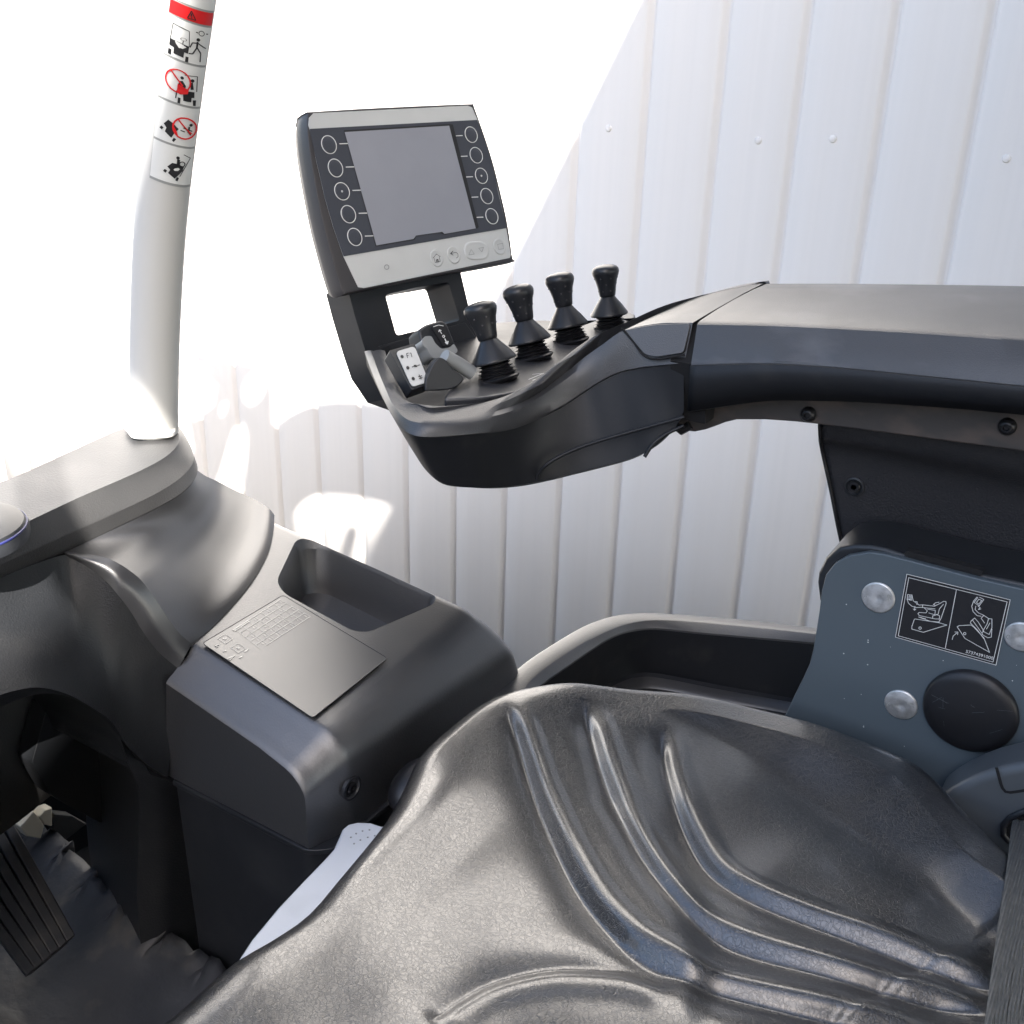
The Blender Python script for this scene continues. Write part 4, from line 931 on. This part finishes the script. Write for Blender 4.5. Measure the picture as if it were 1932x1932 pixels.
# cap on the joint between head and beam (top face far part)
tp = [resample([x for x in A][12:], 24), resample([x for x in Mc][12:], 24)]
cap_poly = PY([(1180, 622, .7705), (1238, 612, .7785), (1304, 610, .7845), (1291, 665, .7730), (1240, 673, .7700), (1217, 668, .7690)])
bm = bmesh.new(); prism(bm, rounded([p+Vector((0, -.0014, 0)) for p in cap_poly], .003, 3), (0, .004, 0)); finish(bm, 'joint_cap', M['arm'], arm, bevel=.0006)
lp = PY([(1174, 619, .7695), (1196, 645, .7695), (1215, 670, .7680), (1240, 677, .7685), (1292, 669, .7715)])
bm = bmesh.new(); tube(bm, resample([p+Vector((0, -.0006, 0)) for p in lp], 30), .0010, 8); finish(bm, 'joint_seam', M['hole'], arm)
# gap end face
ge = [Vector((XG-.022, .792, -.190)), Vector((XG-.022, .925, -.186)), Vector((XG-.022, .92, -.262)), Vector((XG-.022, .7825, -.268)), Vector((XG-.022, .7795, -.256)), Vector((XG-.022, .7715, -.217))]
bm = bmesh.new(); prism(bm, ge, (.031, 0, 0)); finish(bm, 'gap_filler', M['hole'], arm, smooth=0)
# --- floor of the control pad
lowA = [p+Vector((-.002, .004, -.0155)) for p in a[:int(n_*.80)]]
fb = resample([Vector((-.66, .78, -.268)), Vector((-.67, .90, -.268)), Vector((-.60, 1.015, -.266)), Vector((-.48, 1.02, -.262)), Vector((-.40, .99, -.235)), Vector((-.345, .93, -.20))], 90)
lf = resample(lowA, 90)
rows = [[p.lerp(q, t) for p, q in zip(lf, fb)] for t in [i/20 for i in range(21)]]
bm = bmesh.new(); grid(bm, rows); finish(bm, 'pad_floor', M['smooth'], arm, smooth=50)
tops = resample([p for p in A[11:]], 30); tb_ = resample([Vector((-.43, .99, -.232)), Vector((-.39, 1.0, -.215)), Vector((-.34, .97, -.188)), Vector((-.313, .93, -.178))], 30)
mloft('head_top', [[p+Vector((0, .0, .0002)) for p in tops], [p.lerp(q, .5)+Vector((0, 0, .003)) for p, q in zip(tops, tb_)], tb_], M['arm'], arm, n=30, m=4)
# lever platform
zpf = -.253
pp = PZ([(838, 752), (846, 737), (868, 718), (895, 703), (930, 690), (990, 655), (1060, 628), (1130, 602), (1175, 588), (1200, 596), (1165, 618), (1110, 648), (1075, 678), (1045, 702), (1012, 722), (985, 735), (950, 743), (900, 750)], zpf)
bm = bmesh.new(); prism(bm, resample(pp+[pp[0]], 80)[:-1], (0, 0, -.012)); plat = finish(bm, 'lever_platform', M['arm'], arm, bevel=.0025, seg=3)
bm = bmesh.new()
def arrow(u, v, s=1):
    o = P(u, v, z=zpf+.0006); k = 0
    for a_, b_ in (((-.016, .004), (.010, .004)), ((-.016, .008), (.006, .012)), ((.010, .004), (.004, .008)), ((.0, -.002), (.008, .003))):
        p = o+Vector((a_[1]*s, a_[0]*s, k)); q = o+Vector((b_[1]*s, b_[0]*s, k)); k += 1e-5; d = (q-p).normalized(); n = Vector((-d.y, d.x, 0))*.0004
        bm.faces.new([V(bm, x) for x in (p+n, q+n, q-n, p-n)])
for u, v in ((1008, 707), (1050, 688), (1088, 668)): arrow(u, v)
finish(bm, 'symbols', M['white'], plat, smooth=0)
# --- levers
def lever_meshes():
    bm = bmesh.new(); pr = [(.0150, -.003), (.0178, 0), (.0185, .0015), (.0172, .003)]
    z = .003
    for k in range(5):
        r = .0170-.0011*k; pr += [(r-.0022, z+.0007), (r-.0022, z+.0012), (r, z+.0022), (r+.0002, z+.0028)]; z += .0033
    pr += [(.0095, z+.0005), (.0095, z+.002)]
    lathe(bm, [(r*1.2, z) for r, z in pr], (0, 0, 0), (0, 0, 1), 48); boot = finish(bm, 'boot', M['rubber'], arm, smooth=50, recalc=True)
    bm = bmesh.new(); lathe(bm, [(r*1.2, z) for r, z in [(.0120, .0180), (.0180, .0178), (.0193, .0185), (.0195, .0200), (.0190, .0212), (.0142, .0300), (.0095, .0375), (.0074, .0412), (.0068, .0420)]], (0, 0, 0), (0, 0, 1), 56)
    cone = finish(bm, 'control_lever', M['knob'], arm, smooth=50)
    bm = bmesh.new(); lathe(bm, [(r*1.24, z) for r, z in [(.0070, .0412), (.0078, .0420), (.0083, .0450), (.0093, .053), (.0112, .0625), (.0126, .0665), (.0134, .0695), (.0136, .0720), (.0131, .0745), (.0118, .0768), (.0085, .0788), (.004, .0797), (.0003, .080)]], (0, 0, 0), (0, 0, 1), 56)
    nf = len(bm.faces)
    for row, (z, r) in enumerate(((.0485, .0106), (.0565, .0122), (.0640, .0144))):
        for k in range(7):
            an = 2*pi*(k+(row % 2)*.5)/7; lathe(bm, [(.00125, -.0004), (.0011, .0003), (.0005, .0006), (.0001, .0006)], (cos(an)*r, sin(an)*r, z), (cos(an), sin(an), .0), 10)
    knob = finish(bm, 'knob', M['knob'], arm, smooth=50); knob.data.materials.append(M['dispcase'])
    for i, f in enumerate(knob.data.polygons):
        if i >= nf: f.material_index = 1
    return cone, knob, boot
_o = org(arm); ORG[arm.name] = Vector((0, 0, 0))
cone, knob, boot = lever_meshes(); ORG[arm.name] = _o
knob.parent = cone; boot.parent = cone
def place(root, base, top):
    d = (top-base); L = d.length; root.location = base-_o; root.rotation_mode = 'QUATERNION'
    root.rotation_quaternion = d.to_track_quat('Z', 'Y'); s = L/.080; root.scale = (s, s, s)
spots = [((941, 716), (902, 569), .736), ((1007, 676), (974, 537), .808), ((1077, 645), (1053, 514), .880), ((1152, 622), (1141, 499), .958)]
for i, (b0, t0, y0) in enumerate(spots):
    base = P(*b0, z=zpf-.001); top_ = P(*t0, y=base.y)
    if i == 0: o = cone
    else:
        o = cone.copy(); COL.objects.link(o); o.parent = arm
        for ch in (knob, boot):
            c2 = ch.copy(); COL.objects.link(c2); c2.parent = o
    o['group'] = 'mini levers in a row on the armrest'; place(o, base, top_)
# --- display unit
wv = (RV*1.153+UV*.456+FV).normalized(); dv = (RV*.229-UV*.974+FV*.16).normalized(); nD = wv.cross(dv).normalized()
if nD.dot(ray(760, 370)) > 0: nD = -nD
oD = P(655, 548, y=.755)
def D(u, v, up=0): return PP(u, v, oD+nD*up, nD)
def DC(x, y, up=0): return D(509.4+x*.27345, 169.8+y*.27345, up)
fr = [DC(x, y) for x, y in ((262, 158), (285, 148), (800, 118), (1372, 95), (1405, 108), (1470, 285), (1535, 485), (1590, 700), (1640, 925), (1672, 1160), (1655, 1188), (1100, 1290), (560, 1400), (520, 1408), (495, 1385), (430, 1170), (345, 830), (272, 420), (255, 200))]
fr = resample(fr+[fr[0]], 120)[:-1]
ce = sum(fr, Vector())/len(fr)
bm = bmesh.new()
def ring_(k, dz): return [ce+(p-ce)*k-nD*dz for p in fr]
lay = [ring_(.985, -.0008), ring_(.997, 0), ring_(1.0, .0015), ring_(1.004, .010), ring_(1.0, .019), ring_(.985, .023), ring_(.955, .032), ring_(.93, .034)]
vs = grid(bm, lay, True); bm.faces.new(vs[0]); bm.faces.new(vs[-1][::-1]); disp = finish(bm, 'display', M['dispcase'], arm, smooth=34)
def film_(name, pts, up, th, mt, par, bev=0):
    bm = bmesh.new(); prism(bm, [DC(x, y, up) for x, y in pts], -nD*th); return finish(bm, name, mt, par, bevel=bev, smooth=0 if not bev else 38)
def arc(c, r, a0, a1, n, ry=None): return [(c[0]+r*cos(a0+(a1-a0)*k/n), c[1]+(ry or r)*sin(a0+(a1-a0)*k/n)) for k in range(n+1)]
face = film_('light_frame', [(272, 190), (300, 160), (1365, 108), (1395, 120), (1432, 207), (1520, 480), (1575, 700), (1625, 925), (1662, 1140), (1655, 1158), (650, 1366), (610, 1360), (510, 1150), (440, 950), (380, 740), (320, 480), (285, 300), (268, 240)], .0016, .0012, M['disppanel'], disp)
dark = film_('dark_panel', [(276, 268), (800, 240), (1430, 206), (1480, 345), (1535, 530), (1580, 730), (1632, 952), (1100, 1045), (510, 1147), (440, 950), (380, 740), (320, 480), (290, 340)], .0022, .0005, M['dispdark'], disp)
scr = film_('screen_recess', [(510, 278), (1240, 235), (1262, 238), (1440, 945), (1432, 955), (1205, 1000), (1170, 985), (1010, 1008), (995, 1035), (732, 1078)], .0027, .0003, M['black'], disp)
scr2 = film_('screen', [(516, 290), (1236, 246), (1420, 955), (1205, 993), (1190, 978), (1008, 1004), (990, 1028), (735, 1072)], .0030, .0003, M['screen'], disp)
lf_ = [(407, 377, 50, 62), (452, 538, 49, 62), (497, 699, 50, 60), (541, 857, 49, 60), (585, 1014, 48, 60)]
rt_ = [(1388, 308, 41, 54), (1423, 450, 42, 54), (1459, 592, 41, 53), (1496, 732, 41, 53), (1531, 871, 41, 53)]
def ell(cx, cy, rx, ry, w, n, up, tl=.33):
    out = []
    for k in range(n):
        t = 2*pi*k/n; x = rx*cos(t); y = ry*sin(t); out.append((cx+x+y*.20, cy+y-x*.04))
    return out
for (cx, cy, rx, ry) in lf_+rt_:
    bm = bmesh.new(); o1 = ell(cx, cy, rx*.92, ry*.92, 0, 32, 0); A_ = [V(bm, DC(x, y, .0024)) for x, y in o1]; Bb = [V(bm, DC(cx+(x-cx)*.85, cy+(y-cy)*.85, .0031)) for x, y in o1]; Cb = [V(bm, DC(cx+(x-cx)*.3, cy+(y-cy)*.3, .0034)) for x, y in o1]
    for p, q in ((A_, Bb), (Bb, Cb)):
        for i in range(32): bm.faces.new((p[i], p[(i+1) % 32], q[(i+1) % 32], q[i]))
    bm.faces.new(Cb); bt = finish(bm, 'soft_button', M['dispdark'], disp)
    bm = bmesh.new(); pts = ell(cx, cy, rx, ry, 0, 40, 0); tube(bm, [DC(x, y, .0024) for x, y in pts+[pts[0]]], .00042, 6, caps=False); finish(bm, 'button_ring', M['white'], disp)
    if (cx, cy) in ((497, 699), (1459, 592)):
        bm = bmesh.new(); lathe(bm, [(.0011, 0), (.0008, .0006), (.0001, .0008)], DC(cx, cy, .0034), nD, 10); finish(bm, 'tactile_dot', M['disppanel'], disp)
for i, (cx, cy, rx, ry) in enumerate(lf_+rt_):
    a_, b_ = ((cx+rx+22, cy-6), (cx+rx+80, cy-8)) if i < 5 else ((cx-rx-64, cy+8), (cx-rx-18, cy+6))
    p, q = DC(*a_, .00365), DC(*b_, .00365); n = Vector(dv)*.00045; bm = bmesh.new(); bm.faces.new([V(bm, x) for x in (p+n, q+n, q-n, p-n)]); finish(bm, 'button_line', M['white'], disp, smooth=0)
# lower row: home, back, up/down, stop
def bub(cx, cy, rx, ry, pw=1):
    bm = bmesh.new(); R2 = []
    for k, up in ((1.12, .0016), (1.05, .0023), (.97, .0026), (.85, .0022), (.4, .0021)):
        R2.append([V(bm, DC(cx+rx*k*(abs(cos(t))**pw)*math.copysign(1, cos(t))+ry*k*sin(t)*.2, cy+ry*k*sin(t)-rx*k*cos(t)*.10, up)) for t in [2*pi*j/36 for j in range(36)]])
    for p, q in zip(R2, R2[1:]):
        for i in range(36): bm.faces.new((p[i], p[(i+1) % 36], q[(i+1) % 36], q[i]))
    bm.faces.new(R2[-1]); return finish(bm, 'membrane_button', M['disppanel'], disp, smooth=60)
bub(1150, 1160, 40, 55); bub(1268, 1138, 40, 55); bub(1425, 1108, 78, 58, .6); bub(1585, 1080, 38, 50)
bm = bmesh.new(); kk_ = 0
def dl(pts, w=.00045, up=.00275):
    global kk_
    for a_, b_ in zip(pts, pts[1:]):
        p, q = DC(*a_, up+kk_*2e-6), DC(*b_, up+kk_*2e-6); kk_ += 1; d = (q-p).normalized(); n = d.cross(nD)*w*.5; p = p-d*w*.3; q = q+d*w*.3; bm.faces.new([V(bm, x) for x in (p+n, q+n, q-n, p-n)])
def sym(name, mt, strokes_):
    global bm
    bm = bmesh.new()
    for st_ in strokes_: dl(*st_)
    finish(bm, name, mt, disp, smooth=0, recalc=False)
sym('home_symbol', M['black'], [([(1125, 1160), (1148, 1132), (1176, 1150)],), ([(1132, 1158), (1140, 1190), (1175, 1183), (1168, 1150)],), ([(1152, 1188), (1150, 1172), (1158, 1170), (1162, 1186)], .0009)])
sym('back_symbol', M['black'], [([(1248, 1128), (1285, 1120), (1296, 1130), (1298, 1150), (1285, 1160)],), ([(1262, 1112), (1246, 1128), (1264, 1140)], .0007)])
sym('up_symbol', M['midgrey'], [([(1372, 1138), (1388, 1100), (1410, 1132), (1372, 1138)],)])
sym('down_symbol', M['midgrey'], [([(1440, 1092), (1474, 1085), (1462, 1118), (1440, 1092)],)])
sym('stop_symbol', M['midgrey'], [([(1570, 1065), (1605, 1058), (1612, 1095), (1578, 1100), (1570, 1065)],)])
sym('light_sensor', M['midgrey'], [(arc((805, 1222), 16, 0, 2*pi, 10), .0008)])
# --- pedestal below the display with its window
def E(u, v, up=-.018): return D(u, v, up)
out_ = [E(*p) for p in ((655, 540), (668, 590), (689, 661), (704, 706), (735, 752), (780, 768), (870, 730), (908, 672), (886, 585), (867, 505), (760, 520))]
hol = rounded([E(*p) for p in ((727, 556), (783, 543), (846, 532), (868, 605), (795, 622), (748, 633))], [.004, .001, .004, .004, .001, .004], 4)
ped_ = plate('pedestal', out_, [hol], -nD, .040, M['smooth'], arm, bevel=.0035, seg=3)
pw_ = [E(*p, -.0165) for p in ((714, 653), (878, 608), (912, 655), (905, 735), (800, 760), (756, 748), (733, 705))]
bm = bmesh.new(); prism(bm, pw_, -nD*.01); finish(bm, 'pad_front_wall', M['smooth'], arm, bevel=.0012)
# switch strip with its light sticker
n2 = (nD*.55+Vector((0, 0, 1))*.45).normalized(); o2 = P(760, 700, z=-.238)
def E2(x, y, up=0): return PP(641.5+x*.3516, 471.7+y*.3516, o2+n2*up, n2)
bm = bmesh.new(); prism(bm, rounded([E2(*p) for p in ((262, 540), (400, 500), (490, 715), (385, 752))], .002, 3), -n2*.012); bz = finish(bm, 'switch_bezel', M['smooth'], arm, bevel=.001)
bm = bmesh.new(); prism(bm, rounded([E2(*p, .0010) for p in ((300, 545), (400, 516), (476, 705), (388, 735))], .004, 4), -n2*.0008); sw = finish(bm, 'function_label', M['disppanel'], bz)
bm = bmesh.new(); kk_ = 0
def el(pts, w=.0006, up=.0013):
    global kk_
    for a_, b_ in zip(pts, pts[1:]):
        p, q = E2(*a_, up+kk_*2e-6), E2(*b_, up+kk_*2e-6); kk_ += 1; d = (q-p).normalized(); n = d.cross(n2)*w*.5; bm.faces.new([V(bm, x) for x in (p+n, q+n, q-n, p-n)])
el([(362, 580), (357, 556), (368, 552)]); el([(360, 567), (368, 565)]); el([(374, 554), (381, 552), (386, 574)])
el([(402, 616), (408, 628)], .0030); el([(386, 628), (398, 624)], .0008); el([(414, 620), (428, 616)], .0008)
el([(424, 668), (436, 694)], .0008); el([(420, 680), (440, 674)], .0008); el([(424, 690), (442, 684)], .0008)
for cx, cy in ((333, 572), (364, 632), (393, 690)): el(arc((cx, cy), 5, 0, 2*pi, 8, 7), .0014)
finish(bm, 'symbols', M['black'], sw, smooth=0, recalc=False)
# direction switch
n3 = (nD*.8+Vector((0, 0, 1))*.2).normalized(); o3 = P(835, 645, z=-.226)
def E3(x, y, up=0): return PP(641.5+x*.3516, 471.7+y*.3516, o3+n3*up, n3)
bm = bmesh.new(); prism(bm, rounded([E3(*p) for p in ((424, 428), (462, 398), (545, 374), (575, 392), (612, 480), (634, 545), (560, 568), (470, 540), (438, 490))], .003, 4), -n3*.020); dsw = finish(bm, 'direction_switch', M['smooth'], arm, bevel=.003, seg=4)
bm = bmesh.new(); prism(bm, rounded([E3(*p, .0015) for p in ((438, 490), (455, 462), (492, 460), (512, 500), (545, 530), (590, 522), (612, 500), (634, 540), (622, 556), (550, 578), (502, 582), (482, 560), (468, 530), (446, 512))], .002, 3), -n3*.018); finish(bm, 'grey_grip', M['midgrey'], dsw, bevel=.002, seg=3)
bm = bmesh.new(); prism(bm, rounded([E3(*p, .0022) for p in ((488, 408), (562, 400), (608, 500), (560, 520))], .002, 3), -n3*.003); finish(bm, 'arrow_plate', M['black'], dsw, smooth=0)
bm = bmesh.new(); kk_ = 0
def el3(pts, w=.0008, up=.0027):
    global kk_
    for a_, b_ in zip(pts, pts[1:]):
        p, q = E3(*a_, up+kk_*2e-6), E3(*b_, up+kk_*2e-6); kk_ += 1; d = (q-p).normalized(); n = d.cross(n3)*w*.5; bm.faces.new([V(bm, x) for x in (p+n, q+n, q-n, p-n)])
el3([(500, 412), (530, 402), (556, 408)], .0006); el3([(534, 430), (546, 450)]); el3([(530, 440), (533, 428), (544, 432)]); el3(arc((556, 463), 6, 0, 2*pi, 8)); el3([(562, 475), (574, 500)], .0012); el3([(564, 494), (576, 505), (580, 488)], .0012)
finish(bm, 'symbols', M['white'], dsw, smooth=0, recalc=False)
# fin-shaped holder and grey shaft
vf = -ray(850, 700); vf.z = 0; vf = (vf.normalized()*.8+Vector((.3, 0, .3))).normalized(); o4 = P(845, 700, z=-.238)
def E4(x, y, up=0): return PP(641.5+x*.3516, 471.7+y*.3516, o4+vf*up, vf)
bm = bmesh.new(); prism(bm, resample([E4(*p) for p in ((456, 758), (458, 700), (478, 650), (500, 606), (528, 578), (552, 580), (580, 600), (610, 638), (664, 692), (600, 745), (456, 758))], 50)[:-1], -vf*.016); finish(bm, 'switch_holder', M['smooth'], arm, bevel=.0015, seg=3)
bm = bmesh.new(); tube(bm, [E4(560, 570, -.012), E4(640, 615, -.018), E4(712, 662, -.02)], .0062, 20); finish(bm, 'grey_shaft', M['midgrey'], arm, bevel=.0)
# ================================================================== bracket below the beam and support panel
brc = [P(u, v, y=.800) for u, v in ((1265, 808), (1285, 812), (1310, 815), (1330, 811), (1347, 805), (1368, 797), (1389, 792), (1443, 792), (1500, 796), (1546, 801), (1700, 821), (1932, 852), (2060, 868), (2060, 780), (1932, 770), (1629, 745), (1422, 745), (1330, 765), (1285, 790))]
bm = bmesh.new(); prism(bm, brc, (0, .05, 0)); br_o = finish(bm, 'support_rail', M['brownmetal'], arm, bevel=.0015)
for u, v, r in ((1526, 781, 15), (1901, 804, 17)):
    c = P(u, v, y=.800); R_ = r/FL*c.dot(FV); bm = bmesh.new(); lathe(bm, [(R_*.97, -.002), (R_, .0006), (R_*.93, .0030), (R_*.7, .0052), (R_*.42, .0060), (R_*.36, .0059), (R_*.33, .0034), (.0003, .0034)], c, (0, -1, 0), 32); sb = finish(bm, 'button_screw', M['bolt'], br_o, smooth=40)
c = P(1285, 818, y=.79); bm = bmesh.new(); tube(bm, [c+Vector((-.012, .01, .004)), c+Vector((-.004, .01, -.001)), c+Vector((.004, .01, .006))], .004, 8); finish(bm, 'cable_end', M['rubber'], arm)
pn = [[P(u, v, y=.815) for u, v in ((1546, 790), (1700, 806), (1932, 836), (2080, 856))], [P(u, v, y=.822) for u, v in ((1547, 822), (1700, 848), (1932, 886), (2080, 912))], [P(u, v, y=.838) for u, v in ((1550, 846), (1700, 876), (1932, 925), (2080, 955))], [P(u, v, y=.845) for u, v in ((1567, 924), (1700, 945), (1932, 985), (2080, 1010))], [P(u, v, y=.850) for u, v in ((1588, 1027), (1700, 1046), (1932, 1085), (2080, 1110))], [P(u, v, y=.856) for u, v in ((1620, 1140), (1720, 1160), (1932, 1200), (2080, 1230))]]
sup = thing('support_panel', 'black grained panel with a socket screw, standing below the armrest beam', 'panel', (-.2, .85, -.4))
mloft('panel', pn, M['panelgrain'], sup, n=30, m=5, smooth=True, solid=.012, offset=1)
ep = [P(u, v, y=y) for u, v, y in ((1546, 790, .8135), (1547, 822, .8205), (1550, 846, .8365), (1567, 924, .8435), (1588, 1027, .8485), (1620, 1140, .8545))]
bm = bmesh.new(); tube(bm, resample(ep, 40), .0014, 10); finish(bm, 'edge_trim', M['rubber'], sup)
c = P(1612, 918, y=.8435); bm = bmesh.new(); lathe(bm, [(.0080, -.002), (.0080, .0012), (.0068, .0016), (.0060, .0004), (.0054, .0002)], c, (0, -1, 0), 32); ws = finish(bm, 'washer', M['darkmetal'], sup)
bm = bmesh.new(); lathe(bm, [(.0050, -.001), (.0050, .0018), (.0044, .0024), (.0024, .0025), (.0022, .0002), (.0003, .0002)], c, (0, -1, 0), 24); finish(bm, 'socket_screw', M['bolt'], ws)
